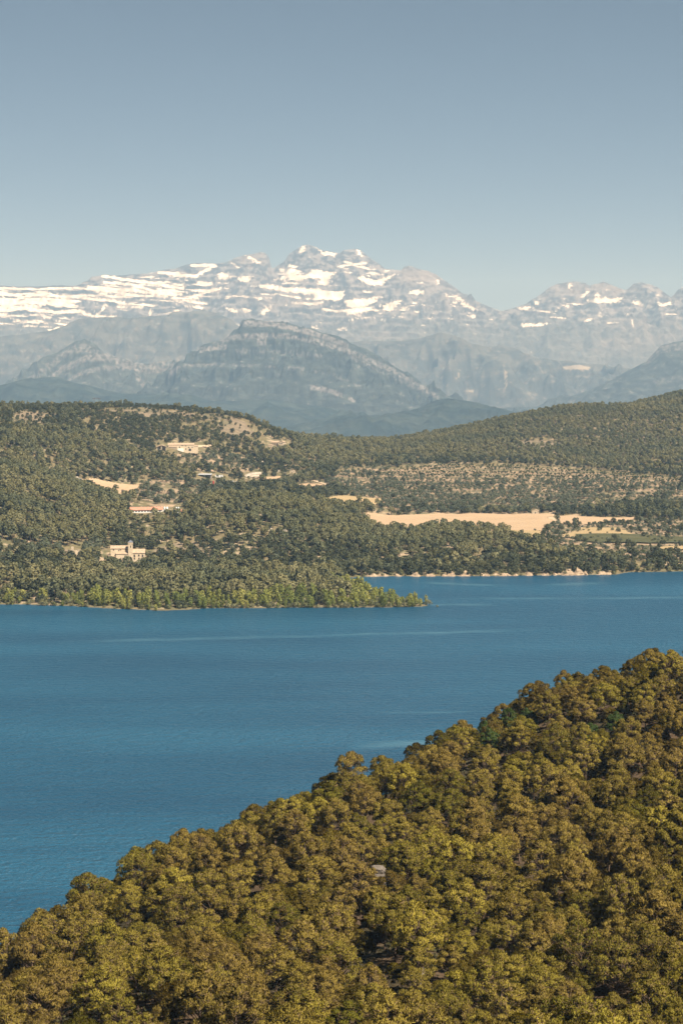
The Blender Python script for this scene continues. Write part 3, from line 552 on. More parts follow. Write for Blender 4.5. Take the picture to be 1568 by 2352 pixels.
for (x, y, z) in [(0, 0, 177), (-60, 0, 172), (60, 0, 177), (0, -80, 180), (-80, -80, 176), (80, -80, 182), (0, 60, 150), (-60, 60, 140), (60, 60, 154), (0, 120, 124), (-70, 120, 112), (70, 120, 128), (0, 180, 101), (-80, 180, 90), (90, 180, 106), (200, 200, 120), (200, 0, 175), (-200, 0, 140)]:
    near_pts.append((x, y)); near_z.append(z)
near_tps = TPS(near_pts, near_z, 90.0, 110.0, 0.004)
def near_height(X, Y): return near_tps(X, Y) + 0.9 * fbm(X / 22.0, Y / 22.0, 4)
nx = np.linspace(-260, 330, 200); ny = np.linspace(-90, 830, 310)
nX, nY = np.meshgrid(nx, ny); nZ = np.maximum(near_height(nX, nY), -9.0)
nn = fbm(nX / 12.0, nY / 12.0, 4)
ncol = lerp3(np.array([0.085, 0.058, 0.036]) + 0 * nX[..., None], np.array([0.04, 0.034, 0.02]) + 0 * nX[..., None], sst(-0.25, 0.3, nn))
M['near_ground'] = landmat('near_ground', 0.6, 0.4, 0.4, 0.3)
me = mesh_np('near_slope', np.stack([nX, nY, nZ], -1).reshape(-1, 3), grid_faces(*nX.shape), M['near_ground'], True, col=ncol.reshape(-1, 3))
tag(link('near_slope', me), 'steep litter covered slope under the near pine wood', kind='structure')

# ------------------------------------------------------------------ tree shapes
def unit(a): return a / (np.linalg.norm(a, axis=-1, keepdims=True) + 1e-9)
def lobes_surface(rs, lobes, per, up_bias=0.35, inner=0.0):
    C, N = [], []
    for (c, r, k) in lobes:
        n = max(4, int(per * k)); d = unit(rs.normal(size=(n, 3))); d[:, 2] = np.where(d[:, 2] < -up_bias, -d[:, 2], d[:, 2])
        rad = 1 - inner * rs.rand(n) ** 2
        C.append(np.array(c) + d * np.array(r) * rad[:, None]); N.append(unit(d / np.array(r)))
    return np.concatenate(C), np.concatenate(N)
def blades(rs, C, D, length, width, nb, spread):
    """tufts of narrow needle blades"""
    n = len(C); V = []; 
    for b in range(nb):
        d = unit(D + spread * rs.normal(size=(n, 3))); s = unit(np.cross(d, rs.normal(size=(n, 3))))
        L = (length * (0.6 + 0.8 * rs.rand(n)))[:, None]; w = (width * (0.6 + 0.8 * rs.rand(n)))[:, None]
        base = C - d * L * 0.25
        V.append(np.stack([base - s * w * 0.35, base + s * w * 0.35, C + d * L * 0.35 + s * w * 0.5, C + d * L * 0.75 - s * w * 0.15], 1))
    V = np.concatenate(V); F = np.arange(len(V) * 4).reshape(-1, 4)
    return V.reshape(-1, 3), F
def leaves(rs, C, N, size, tilt=0.7):
    n = len(C); d = unit(N + tilt * rs.normal(size=(n, 3))); a = unit(np.cross(d, rs.normal(size=(n, 3)))); b = np.cross(d, a)
    s = (size * (0.55 + 0.9 * rs.rand(n)))[:, None]; t = s * (0.45 + 0.4 * rs.rand(n))[:, None]
    V = np.stack([C - a * s * 0.6, C - b * t * 0.6 + a * s * 0.1, C + a * s * 0.6, C + b * t * 0.6 - a * s * 0.1], 1)
    return V.reshape(-1, 3), np.arange(n * 4).reshape(-1, 4)
def near_pine(seed, H, R, brown, needles='near_needles', dense=1.0):
    rs = np.random.RandomState(seed); rr = random.Random(seed)
    cz0 = H * rr.uniform(0.30, 0.42); lob = []; limbs = []
    nl = rr.randint(36, 46)
    lean = (rr.uniform(-.9, .9), rr.uniform(-.9, .9)); ecc = rr.uniform(.78, 1.2); pa = rr.uniform(0, 6.28)
    for i in range(nl):
        f = (i + 0.5) / nl; g = f ** 0.85; hz = cz0 + (H - cz0) * (0.06 + 0.88 * g)
        env = math.sqrt(max(0.02, 1 - ((g - 0.30) / 0.74) ** 2)); a = i * 2.4 + rr.uniform(-.7, .7)
        env *= 1 + 0.28 * math.sin(2 * a + pa) * (ecc - .5)
        rad = R * env * (rr.uniform(0.62, 0.90) if f < 0.84 else rr.uniform(0.0, 0.5))
        c = (rad * math.cos(a) + lean[0] * f, rad * math.sin(a) + lean[1] * f, hz + rr.uniform(-.35, .35))
        r = R * rr.uniform(0.15, 0.29); lob.append((c, (r, r, r * rr.uniform(0.7, 1.0)), (r / (0.23 * R)) ** 2)); limbs.append(c)
    C, N = lobes_surface(rs, lob, 125 * dense, 0.30, 0.45)
    D = unit(N * 0.75 + np.array([0, 0, 0.75]) + 0.2 * rs.normal(size=N.shape))
    V, F = blades(rs, C, D, 0.42, 0.105, 3, 0.45)
    nb = len(C); mi = np.zeros(len(F), int)
    lobid = np.concatenate([np.full(max(4, int(125 * dense * k)), i) for i, (_, _, k) in enumerate(lob)])
    bl = rs.rand(nl) * 0.6 + rs.rand(nl) * 0.4
    pb = np.where(N[:, 2] < 0.1, 0.5, 0.12) * brown * 2 * (0.5 + bl[lobid])
    isb = rs.rand(nb) < pb
    mi[np.tile(isb, 3)] = 1
    cc = np.array([lean[0] * .5, lean[1] * .5, cz0 + (H - cz0) * .42]); nn = unit(N * 0.75 + 0.40 * unit(C - cc) + np.array([0, 0, 0.22]) + 0.42 * rs.normal(size=N.shape))
    VN = np.repeat(np.tile(nn, (3, 1)), 4, 0); F = orient(V, F, VN)
    crown = mesh_np('crown', V, F, [M[needles], M['near_twigs']], True, mi, vn=VN)
    mb = MB(); tx, ty = rr.uniform(-.6, .6), rr.uniform(-.6, .6); pts = []
    for k in range(6):
        t = k / 5; pts.append((tx * math.sin(t * 2.2), ty * math.sin(t * 2.0), -0.6 + t * (H * 0.86 + 0.6)))
    mb.tube(pts, [0.19 * (1 - 0.8 * k / 5) * R / 3 for k in range(6)], 7)
    for c in limbs:
        h0 = max(cz0 * 0.75, c[2] - 1.4 - 0.3 * math.hypot(c[0], c[1])); t = h0 / (H * 0.86)
        mb.tube([(tx * math.sin(t * 2.2), ty * math.sin(t * 2), h0), (c[0] * 0.55, c[1] * 0.55, h0 * 0.45 + c[2] * 0.55 - 0.1), (c[0], c[1], c[2] + 0.2)], [0.065, 0.045, 0.015], 4)
    for k in range(5):   # dead lower branches
        h0 = cz0 * rr.uniform(0.35, 0.95); a = rr.uniform(0, 6.28); L = rr.uniform(0.8, 1.8)
        mb.tube([(0, 0, h0), (L * math.cos(a), L * math.sin(a), h0 + rr.uniform(-.3, .3))], [0.035, 0.01], 3)
    trunk = mb.mesh('trunk', M['bark'], True)
    return trunk, crown
def tree_mesh(name, seed, H, R, z0, lobn, per, leaf, mat, form='round', rl=(0.38, 0.55), tilt=0.7, trunk=True):
    rs = np.random.RandomState(seed); rr = random.Random(seed); lob = []
    for i in range(lobn):
        f = (i + 0.5) / lobn; a = i * 2.4 + rr.uniform(-.6, .6)
        if form == 'tall':
            env = math.sin(math.pi * (0.12 + 0.80 * f)) ** 0.7; hz = z0 + (H - z0) * f * 0.95; rad = R * env * rr.uniform(0.2, 0.6); r = R * rr.uniform(*rl) * (0.5 + 0.6 * env)
        else:
            env = math.sqrt(max(0.05, 1 - ((f ** 0.8 - 0.15) / 0.92) ** 2)); hz = z0 + (H - z0) * (0.18 + 0.66 * f ** 0.8); rad = R * env * rr.uniform(0.35, 0.72); r = R * rr.uniform(*rl)
        lob.append(((rad * math.cos(a), rad * math.sin(a), hz), (r, r, r * (1.25 if form == 'tall' else 0.8)), 1.0))
    C, N = lobes_surface(rs, lob, per, 0.45, 0.3)
    V, F = leaves(rs, C, unit(N + np.array([0, 0, 0.3])), leaf, tilt); mi = np.zeros(len(F), int)
    cc = np.array([0, 0, z0 + (H - z0) * .4]); nn = unit(N * 0.65 + 0.5 * unit(C - cc) + np.array([0, 0, 0.15]) + 0.18 * rs.normal(size=N.shape))
    VN = np.repeat(nn, 4, 0); F = orient(V, F, VN)
    if trunk:
        n = 5; ring = []
        for k, (h, r) in enumerate([(-0.8, 0.055 * R + 0.05), (z0 + 0.35 * (H - z0), 0.03 * R + 0.03)]):
            ring += [(r * math.cos(2 * math.pi * j / n), r * math.sin(2 * math.pi * j / n), h) for j in range(n)]
        tv = np.array(ring); tf = np.array([(j, (j + 1) % n, n + (j + 1) % n, n + j) for j in range(n)]) + len(V)
        V = np.r_[V, tv]; F = np.r_[F, tf]; VN = np.r_[VN, unit(tv * [1, 1, 0])]; mi = np.r_[mi, np.ones(n, int)]
    return mesh_np(name, V, F, [M[mat], M['bark']], True, mi, vn=VN)
rnd = random.Random(5)
NEAR = [near_pine(100 + i, H, R, b) for i, (H, R, b) in enumerate([(11.4, 4.1, .5), (10.4, 3.7, .35), (12.4, 4.2, .65), (10.8, 4.3, .3), (9.6, 3.5, .9), (11.8, 3.7, .6), (10.0, 4.5, .4), (9.0, 3.2, .3)])]
NEAR_R = [3.3, 3.0, 3.5, 3.4, 2.8, 3.0, 3.6, 2.5]
DARK = [near_pine(160 + i, H, R, b, 'near_green') for i, (H, R, b) in enumerate([(8.5, 2.9, .15), (7.4, 2.6, .1)])]
RUST = near_pine(180, 6.0, 2.2, .3, 'rust_needles', 0.8)
K = {'pine': [tree_mesh('pine_tree', 10 + i, h, r, h * z, 10, 34, 0.95, 'pine', rl=(.34, .48)) for i, (h, r, z) in enumerate([(9.5, 3.4, .3), (8.5, 3.0, .25), (10.5, 3.2, .35), (8.0, 3.4, .25), (11, 3.8, .4)])],
     'oak': [tree_mesh('oak_tree', 30 + i, h, r, h * .12, 9, 36, 0.9, 'oak', rl=(.40, .55)) for i, (h, r) in enumerate([(6.6, 3.4), (7.4, 3.6), (5.6, 3.1), (8.0, 4.0), (5.0, 2.7)])],
     'olive': [tree_mesh('olive_tree', 50 + i, h, r, h * .2, 7, 30, 0.75, 'olive', rl=(.40, .55)) for i, (h, r) in enumerate([(4.6, 2.7), (5.2, 2.9), (4.0, 2.4), (5.0, 3.2)])],
     'almond': [tree_mesh('almond_tree', 70 + i, h, r, h * .3, 5, 24, 0.6, 'almond', rl=(.40, .55)) for i, (h, r) in enumerate([(3.2, 1.6), (2.8, 1.5), (3.6, 1.8)])],
     'poplar': [tree_mesh('poplar_tree', 80 + i, h, r, h * .08, 12, 34, 0.8, 'poplar', form='tall', rl=(.42, .6)) for i, (h, r) in enumerate([(9.5, 2.9), (8.0, 2.7), (10.5, 2.9), (7.0, 2.8)])],
     'willow': [tree_mesh('willow_bush', 90 + i, h, r, 0.1, 8, 34, 0.7, 'willow', rl=(.42, .6), trunk=False) for i, (h, r) in enumerate([(4.0, 3.0), (5.0, 3.4), (3.2, 2.6)])],
     'scrub': [tree_mesh('scrub', 95 + i, h, r, 0.0, 5, 22, 0.6, 'scrub', rl=(.42, .6), trunk=False) for i, (h, r) in enumerate([(1.6, 1.5), (1.2, 1.2), (2.0, 1.6)])]}

def scatter_stuff(name, label, pts, rots, scales, idx, sources, pair=None):
    """one object: real instances of the given objects at the given points"""
    n = len(pts); me = bpy.data.meshes.new(name); me.vertices.add(n); me.vertices.foreach_set('co', np.ascontiguousarray(pts, np.float32).ravel())
    for an, ty, dat in (('rz', 'FLOAT', rots), ('sc', 'FLOAT', scales), ('pick', 'INT', idx)):
        a = me.attributes.new(an, ty, 'POINT'); a.data.foreach_set('value', np.ascontiguousarray(dat, np.float32 if ty == 'FLOAT' else np.int32))
    o = link(name, me); tag(o, label, kind='stuff')
    ng = bpy.data.node_groups.new(name + '_scatter', 'GeometryNodeTree')
    ng.interface.new_socket('Geometry', in_out='INPUT', socket_type='NodeSocketGeometry'); ng.interface.new_socket('Geometry', in_out='OUTPUT', socket_type='NodeSocketGeometry')
    N = ng.nodes; L = ng.links; gi = N.new('NodeGroupInput'); go = N.new('NodeGroupOutput'); out = N.new('GeometryNodeJoinGeometry')
    def attr(nm, ty):
        a = N.new('GeometryNodeInputNamedAttribute'); a.data_type = ty; a.inputs['Name'].default_value = nm; return a.outputs['Attribute']
    cx_ = N.new('ShaderNodeCombineXYZ'); L.new(attr('rz', 'FLOAT'), cx_.inputs[2])
    for srcs in ([sources] if pair is None else [sources, pair]):
        ip = N.new('GeometryNodeInstanceOnPoints'); jn = N.new('GeometryNodeJoinGeometry')
        for s in reversed(srcs):
            oi = N.new('GeometryNodeObjectInfo'); oi.inputs['Object'].default_value = s; oi.inputs['As Instance'].default_value = True; oi.transform_space = 'ORIGINAL'
            L.new(oi.outputs['Geometry'], jn.inputs[0])
        L.new(gi.outputs[0], ip.inputs['Points']); L.new(jn.outputs[0], ip.inputs['Instance']); ip.inputs['Pick Instance'].default_value = True
        L.new(attr('pick', 'INT'), ip.inputs['Instance Index']); L.new(cx_.outputs[0], ip.inputs['Rotation']); L.new(attr('sc', 'FLOAT'), ip.inputs['Scale'])
        L.new(ip.outputs[0], out.inputs[0])
    L.new(out.outputs[0], go.inputs[0]); md = o.modifiers.new('scatter', 'NODES'); md.node_group = ng
    return o

# ------------------------------------------------------------------ fields, road, tracks
FIELDS = [('wheat_field', 'wheat', 'small harvested field on the wooded slope beside the road bend', [(189, 1103), (212, 1099), (245, 1107), (317, 1114), (317, 1117), (302, 1130), (274, 1128), (230, 1117), (194, 1112)]),
          ('wheat_field', 'wheat', 'narrow harvested field beside the pale rock bank', [(574, 1101), (606, 1096), (671, 1094), (671, 1099), (628, 1107), (574, 1108)]),
          ('wheat_field', 'wheat', 'small curved harvested field above the dark oak belt', [(670, 1116), (704, 1111), (736, 1112), (750, 1117), (752, 1124), (718, 1126), (682, 1121)]),
          ('dry_field', 'dry_field', 'dry grass field behind the pine spur', [(705, 1147), (754, 1144), (790, 1139), (876, 1146), (878, 1151), (826, 1154), (718, 1155)]),
          ('wheat_field', 'wheat', 'large straw coloured harvested field in the valley', [(815, 1194), (842, 1178), (1003, 1181), (1270, 1180), (1270, 1187), (1255, 1190), (1270, 1196), (1252, 1206), (1176, 1207), (1144, 1213), (1000, 1207), (900, 1207), (850, 1203)], 15),
          ('wheat_field', 'wheat', 'straw coloured field to the side of the lone oak', [(1276, 1187), (1327, 1183), (1335, 1188), (1457, 1190), (1446, 1193), (1400, 1193), (1356, 1197), (1327, 1199), (1288, 1196)]),
          ('wheat_field', 'wheat', 'small tan plot below the large harvested field', [(1144, 1213), (1176, 1209), (1216, 1215), (1155, 1218)]),
          ('dry_field', 'dry_field', 'tan strip below the lone oak above the green crop', [(1291, 1223), (1342, 1213), (1417, 1214), (1468, 1226), (1400, 1228), (1291, 1228)]),
          ('dry_field', 'dry_field', 'rough tan plot with young trees above the shore wood', [(1061, 1222), (1130, 1218), (1180, 1220), (1250, 1224), (1240, 1236), (1160, 1234), (1110, 1236)], 2),
          ('crop_field', 'crop', 'dark green crop field above the shore wood', [(1320, 1229), (1460, 1229), (1568, 1235), (1700, 1236), (1700, 1244), (1568, 1244), (1380, 1243), (1325, 1238)], 5),
          ('dry_field', 'dry_field', 'short tan field strip at the right edge', [(1514, 1259), (1568, 1258), (1640, 1258), (1640, 1263), (1568, 1263), (1520, 1262)], 2)]
FIELD_XY = []
def drape(name, mat, label, poly, step=3.0, lift=0.45):
    xy = [hit(u, v)[:2] for (u, v) in poly]; FIELD_XY.append(xy)
    xs = np.array([p[0] for p in xy]); ys = np.array([p[1] for p in xy])
    ax = np.arange(xs.min(), xs.max() + step, step); ay = np.arange(ys.min(), ys.max() + step, step)
    X, Y = np.meshgrid(ax, ay); Z = mid_z(X, Y) + lift
    F = grid_faces(*X.shape); c = np.stack([X.ravel()[F].mean(1), Y.ravel()[F].mean(1)], 1)
    w = 5.0 * fbm(c[:, 0] / 18.0, c[:, 1] / 18.0, 3)
    F = F[inpoly(c[:, 0] + w * 0.4, c[:, 1] + w, xy)]
    if len(F) == 0: return
    us, inv = np.unique(F, return_inverse=True); V = np.stack([X, Y, Z], -1).reshape(-1, 3)[us]
    o = link(name, mesh_np(name, V, inv.reshape(F.shape), M[mat], True)); tag(o, label, kind='structure')
for i, f in enumerate(FIELDS):
    mv = sum(p[1] for p in f[3]) / len(f[3]); drape(f[0], f[1], f[2], [(u, v + (f[4] if len(f) > 4 else 8) * (v > mv)) for (u, v) in f[3]], lift=0.45 + 0.1 * i)
ROADS = []
def ribbon(name, mat, label, pix, w, lift=0.6):
    pts = [hit(u, v)[:2] for (u, v) in pix]; q = []
    for (a, b) in zip(pts[:-1], pts[1:]):
        n = max(2, int(math.hypot(b[0] - a[0], b[1] - a[1]) / 4)); q += [(a[0] + (b[0] - a[0]) * i / n, a[1] + (b[1] - a[1]) * i / n) for i in range(n)]
    q.append(pts[-1]); q = np.array(q); ROADS.append([tuple(p) for p in q[::4]])
    for _ in range(3): q[1:-1] = (q[:-2] + q[1:-1] * 2 + q[2:]) / 4
    d = np.gradient(q, axis=0); nrm = unit(np.stack([-d[:, 1], d[:, 0]], 1)); rows = [q + nrm * (w * s) for s in (-.5, -.17, .17, .5)]
    V = np.concatenate([np.c_[r, mid_z(r[:, 0], r[:, 1]) + lift] for r in rows]); F = grid_faces(4, len(q))
    tag(link(name, mesh_np(name, V, F, M[mat], True)), label, kind='structure')
ribbon('road', 'asphalt', 'grey road bending round the wooded hillside', [(178, 1098), (186, 1104), (184, 1112), (186, 1119), (198, 1126)], 9)
ribbon('path', 'dirt', 'pale dirt track past the large harvested field', [(1268, 1178), (1262, 1188), (1270, 1196), (1300, 1200), (1335, 1203), (1330, 1210)], 7)
ribbon('path', 'dirt', 'pale track up the terraced orchard slope', [(1362, 1162), (1370, 1155), (1374, 1148)], 9)
ribbon('path', 'dirt', 'track curving past the small harvested field', [(712, 1102), (728, 1107), (740, 1110), (752, 1114), (754, 1122)], 6)
ribbon('road', 'dirt', 'pale cutting at the left edge of the pine hill', [(-10, 1090), (6, 1089), (12, 1094)], 10)
ribbon('path', 'dirt', 'terrace track beside the stone farmhouse', [(440, 1027), (470, 1025), (500, 1025)], 7)

# ------------------------------------------------------------------ buildings on the far shore
CLEAR = []      # (u0,u1,v0,v1): no trees whose foot lies in this part of the slope
def window(parent, x, z, w, h, y, normal='y-', frame='wood'):
    """opening with a frame, set on a wall facing -y (or +x when normal is 'x+')"""
    f = MB(); t = 0.12
    def bx(a0, a1, d0, d1, z0, z1, mb):
        if normal == 'y-': mb.box(a0, a1, y - d1, y - d0, z0, z1)
        else: mb.box(y + d0, y + d1, a0, a1, z0, z1)
    bx(x - w / 2 - t, x - w / 2, -0.05, 0.07, z - h / 2 - t, z + h / 2 + t, f); bx(x + w / 2, x + w / 2 + t, -0.05, 0.07, z - h / 2 - t, z + h / 2 + t, f)
    bx(x - w / 2, x + w / 2, -0.05, 0.07, z + h / 2, z + h / 2 + t, f); bx(x - w / 2 - 0.1, x + w / 2 + 0.1, -0.05, 0.16, z - h / 2 - t - 0.1, z - h / 2 - t, f)
    wo_ = f.build('window', M[frame], parent)
    p = MB(); bx(x - w / 2, x + w / 2, -0.04, 0.03, z - h / 2, z + h / 2, p); p.build('pane', M['glass'], wo_)
    return wo_
def gable_roof(parent, x0, x1, y0, y1, ze, rise, axis, mat, over=0.45, th=0.28, name='roof'):
    mb = MB()
    if axis == 'x':
        ym = (y0 + y1) / 2
        mb.prism([(y0 - over, ze - over * rise / (ym - y0)), (ym, ze + rise), (y1 + over, ze - over * rise / (ym - y0)), (y1 + over, ze - over * rise / (ym - y0) + th), (ym, ze + rise + th), (y0 - over, ze - over * rise / (ym - y0) + th)], 'x', x0 - over, x1 + over)
    else:
        xm = (x0 + x1) / 2
        mb.prism([(x0 - over, ze - over * rise / (xm - x0)), (xm, ze + rise), (x1 + over, ze - over * rise / (xm - x0)), (x1 + over, ze - over * rise / (xm - x0) + th), (xm, ze + rise + th), (x0 - over, ze - over * rise / (xm - x0) + th)], 'y', y0 - over, y1 + over)
    r = mb.build(name, M[mat], parent)
    c = MB()
    if axis == 'x': c.tube([(x0 - over, (y0 + y1) / 2, ze + rise + th), (x1 + over, (y0 + y1) / 2, ze + rise + th)], 0.16, 6)
    else: c.tube([((x0 + x1) / 2, y0 - over, ze + rise + th), ((x0 + x1) / 2, y1 + over, ze + rise + th)], 0.16, 6)
    c.build('ridge_tiles', M[mat], r); return r
def shed_roof(parent, x0, x1, y0, y1, z0, z1, mat, over=0.4, th=0.25, name='roof'):
    mb = MB().prism([(y0 - over, z0), (y1, z1), (y1, z1 + th), (y0 - over, z0 + th)], 'x', x0 - over, x1 + over); return mb.build(name, M[mat], parent)
def gable_walls(parent, x0, x1, y0, y1, ze, rise, axis, mat, name='wall', z0=-3.0):
    mb = MB()
    if axis == 'x': mb.prism([(y0, z0), (y1, z0), (y1, ze), ((y0 + y1) / 2, ze + rise), (y0, ze)], 'x', x0, x1)
    else: mb.prism([(x0, z0), (x1, z0), (x1, ze), ((x0 + x1) / 2, ze + rise), (x0, ze)], 'y', y0, y1)
    return mb.build(name, M[mat], parent)
def site(u, v, ymin=1450.0, clear=None):
    x, y, z = hit(u, v, ymin)
    if clear: CLEAR.append(clear)
    return (x, y, z)

# church with tower, nave, lean-to aisle, priest's house and porch
c = empty('church', site(288, 1289, clear=(232, 328, 1262, 1313)), 0.06)
tag(c, 'ochre stone church with square bell tower and adjoining house above the shore wood', 'church')
gable_walls(c, -13.0, 2.6, 1.5, 10.5, 11.0, 2.0, 'x', 'stone_wall', 'nave_wall'); gable_roof(c, -13.0, 2.6, 1.5, 10.5, 11.0, 2.0, 'x', 'roof_tile', name='nave_roof')
MB().box(-8.2, 3.0, -2.0, 1.45, -3, 6.3).build('aisle_wall', M['stone_wall'], c); shed_roof(c, -8.2, 3.0, -2.0, 1.46, 6.3, 7.6, 'roof_tile', name='aisle_roof')
tw = MB().box(2.65, 6.6, -2.6, 1.6, -3, 16.4).build('tower', M['stone_wall'], c)
MB().box(2.4, 6.85, -2.85, 1.85, 14.9, 15.4).build('cornice', M['stone_wall'], tw); MB().box(2.35, 6.9, -2.9, 1.9, 16.41, 16.8).build('cornice', M['stone_wall'], tw)
MB().add([(2.3, -2.95, 16.81), (6.95, -2.95, 16.81), (6.95, 1.95, 16.81), (2.3, 1.95, 16.81), (4.62, -0.5, 19.0)], [(3, 2, 1, 0), (0, 1, 4), (1, 2, 4), (2, 3, 4), (3, 0, 4)]).build('tower_roof', M['slate'], c)
wb = MB().box(4.5, 5.25, -2.64, -2.5, 11.9, 14.0).build('belfry_opening', M['dark'], c)
gable_walls(c, 6.65, 17.2, -2.2, 7.0, 7.3, 2.9, 'x', 'stone_wall', 'house_wall'); gable_roof(c, 6.65, 17.2, -2.2, 7.0, 7.3, 2.9, 'x', 'roof_tile', name='house_roof')
for (x, z, w, h) in [(8.1, 4.7, 1.1, 2.1), (12.0, 5.1, 1.1, 1.4), (15.3, 4.7, 1.1, 2.1), (8.1, 2.2, 1.0, 1.3), (12.2, 2.3, 1.0, 1.2)]: window(c, x, z, w, h, -2.2)
for (x, z) in [(-10.5, 9.8), (-6.0, 9.3), (-4.5, 9.9), (0.5, 9.8)]: window(c, x, z, 0.6, 0.8, 1.5)
MB().box(-14.5, -8.25, -1.0, 4.0, -3, 2.0).build('porch_wall', M['stone_wall'], c); shed_roof(c, -14.6, -8.3, -1.2, 4.0, 3.6, 5.1, 'roof_tile', name='porch_roof')
for x in (-14.2, -12.2, -10.2, -8.5): MB().box(x - 0.2, x + 0.2, -1.0, -0.6, 2.0, 3.9).build('porch_post', M['stone_wall'], c)
MB().box(-14.4, -8.3, 0.2, 4.0, 2.0, 3.9).build('porch_recess', M['dark'], c)
gable_walls(c, -15.8, -13.2, 3.0, 8.0, 5.0, 0.9, 'y', 'stone_grey', 'annex_wall'); gable_roof(c, -15.8, -13.2, 3.0, 8.0, 5.0, 0.9, 'y', 'roof_tile', name='annex_roof')
# ruin
r = empty('ruined_house', site(166, 1276, clear=(142, 192, 1256, 1294)), -0.03); tag(r, 'roofless stone ruin with broken wall tops among trees beside the church', 'ruin')
rr = random.Random(3)
def ragged(parent, x0, x1, y0, y1, h, mat, name='wall'):
    n = 9; pts = [(x0, -3.0), (x1, -3.0)] + [(x1 + (x0 - x1) * i / n, h + rr.uniform(-0.9, 0.5)) for i in range(n + 1)]
    return MB().prism(pts, 'y', y0, y1).build(name, M[mat], parent)
ragged(r, -8.5, 1.5, 0, 0.7, 4.6, 'stone_grey'); ragged(r, 1.6, 9.0, 0.5, 1.2, 4.2, 'stone_wall'); ragged(r, -8.5, 9.0, 7.5, 8.2, 4.4, 'stone_grey')
MB().box(-8.6, -7.9, 0.72, 7.45, -3, 4.0).build('side_wall', M['stone_grey'], r); MB().box(8.3, 9.0, 1.25, 7.45, -3, 3.8).build('side_wall', M['stone_wall'], r); MB().box(-1.4, 0.6, 3.0, 4.2, -3, 7.4).build('wall_stub', M['stone_wall'], r)
for (x, z) in [(-5.8, 3.0), (-2.8, 3.0), (5.6, 2.8)]: MB().box(x - 0.5, x + 0.5, -0.06 if x < 1 else 0.44, 0.02 if x < 1 else 0.52, z - 0.5, z + 0.5).build('window_opening', M['dark'], r)
tb = MB().add([(-1.8, -1, 1.2), (1.8, -1, 1.0), (1.9, 1.2, 2.2), (-1.7, 1.2, 2.4), (-1.8, -1, 1.05), (1.8, -1, .85), (1.9, 1.2, 2.05), (-1.7, 1.2, 2.25)], [(0, 1, 2, 3), (7, 6, 5, 4), (0, 4, 5, 1), (1, 5, 6, 2), (2, 6, 7, 3), (3, 7, 4, 0)])
t_ = empty('tarpaulin_shelter', site(117, 1277, clear=(108, 126, 1266, 1284))); tag(t_, 'small sky blue tarpaulin shelter near the ruin', 'shelter'); tb.build('sheet', M['tarp_blue'], t_)
for (x, y, h) in [(-1.6, -.8, 1.1), (1.6, -.8, .95), (1.7, 1.0, 2.0), (-1.5, 1.0, 2.2)]: MB().tube([(x, y, -0.5), (x, y, h)], 0.05, 5).build('post', M['wood'], t_)
# farmhouse + barn
f = empty('farmhouse', site(416, 1036, clear=(372, 472, 1018, 1052)), 0.05); tag(f, 'long two storey stone farmhouse high on the wooded slope', 'farmhouse')
gable_walls(f, -17, 16.8, 0, 9, 8.2, 1.8, 'x', 'stone_wall'); gable_roof(f, -17, 16.8, 0, 9, 8.2, 1.8, 'x', 'roof_tile')
MB().box(-15, -5.5, -3.6, -0.01, -3, 5.6).build('annex_wall', M['stone_grey'], f); shed_roof(f, -15, -5.5, -3.6, 0, 5.6, 6.4, 'roof_tile', name='annex_roof')
MB().box(-4.6, 3.2, -2.6, -0.02, -3, 3.3).build('white_lean_to', M['plaster'], f); MB().box(16.85, 22, 1, 8, -3, 6.4).build('extension_wall', M['stone_wall'], f); shed_roof(f, 16.9, 22, 1, 8, 6.4, 7.4, 'roof_tile', name='extension_roof')
for (x, z, w, h) in [(-2, 4.9, 1.5, 1.6), (1.5, 6.9, 1.2, .9), (6, 6.6, 1, .9), (10, 4.8, 1.2, 1.4), (14.5, 4.8, 1.0, 1.2), (6.2, 2.6, 1.1, 1.6)]: window(f, x, z, w, h, 0)
MB().prism([(9.8, 0), (13, 0), (13, 2.2), (12.4, 3.0), (11.4, 3.3), (10.4, 3.0), (9.8, 2.2)], 'y', -0.06, 0.1).build('arched_door', M['dark'], f)
for x in (-12, -1, 9): MB().box(x - .4, x + .4, 4.1, 4.9, 9.4, 11.2).build('chimney', M['stone_wall'], f)
b = empty('barn', site(371, 1035, clear=(358, 384, 1022, 1050)), 0.15); tag(b, 'small open fronted barn with tiled gable roof next to the long farmhouse', 'barn')
gable_walls(b, -6.2, 6.2, 3.0, 9, 4.8, 2.0, 'y', 'stone_grey'); gable_roof(b, -6.2, 6.2, -0.5, 9, 4.8, 2.0, 'y', 'roof_tile')
MB().box(-6.2, -5.4, 0, 2.95, -3, 4.7).build('side_wall', M['stone_wall'], b); MB().box(5.4, 6.2, 0, 2.95, -3, 4.7).build('side_wall', M['stone_wall'], b); MB().box(-0.6, 0.4, 0, 0.8, -3, 6.4).build('pillar', M['stone_wall'], b)
MB().box(-5.3, -0.65, 0.2, 0.6, -3, 1.4).build('low_wall', M['stone_wall'], b)
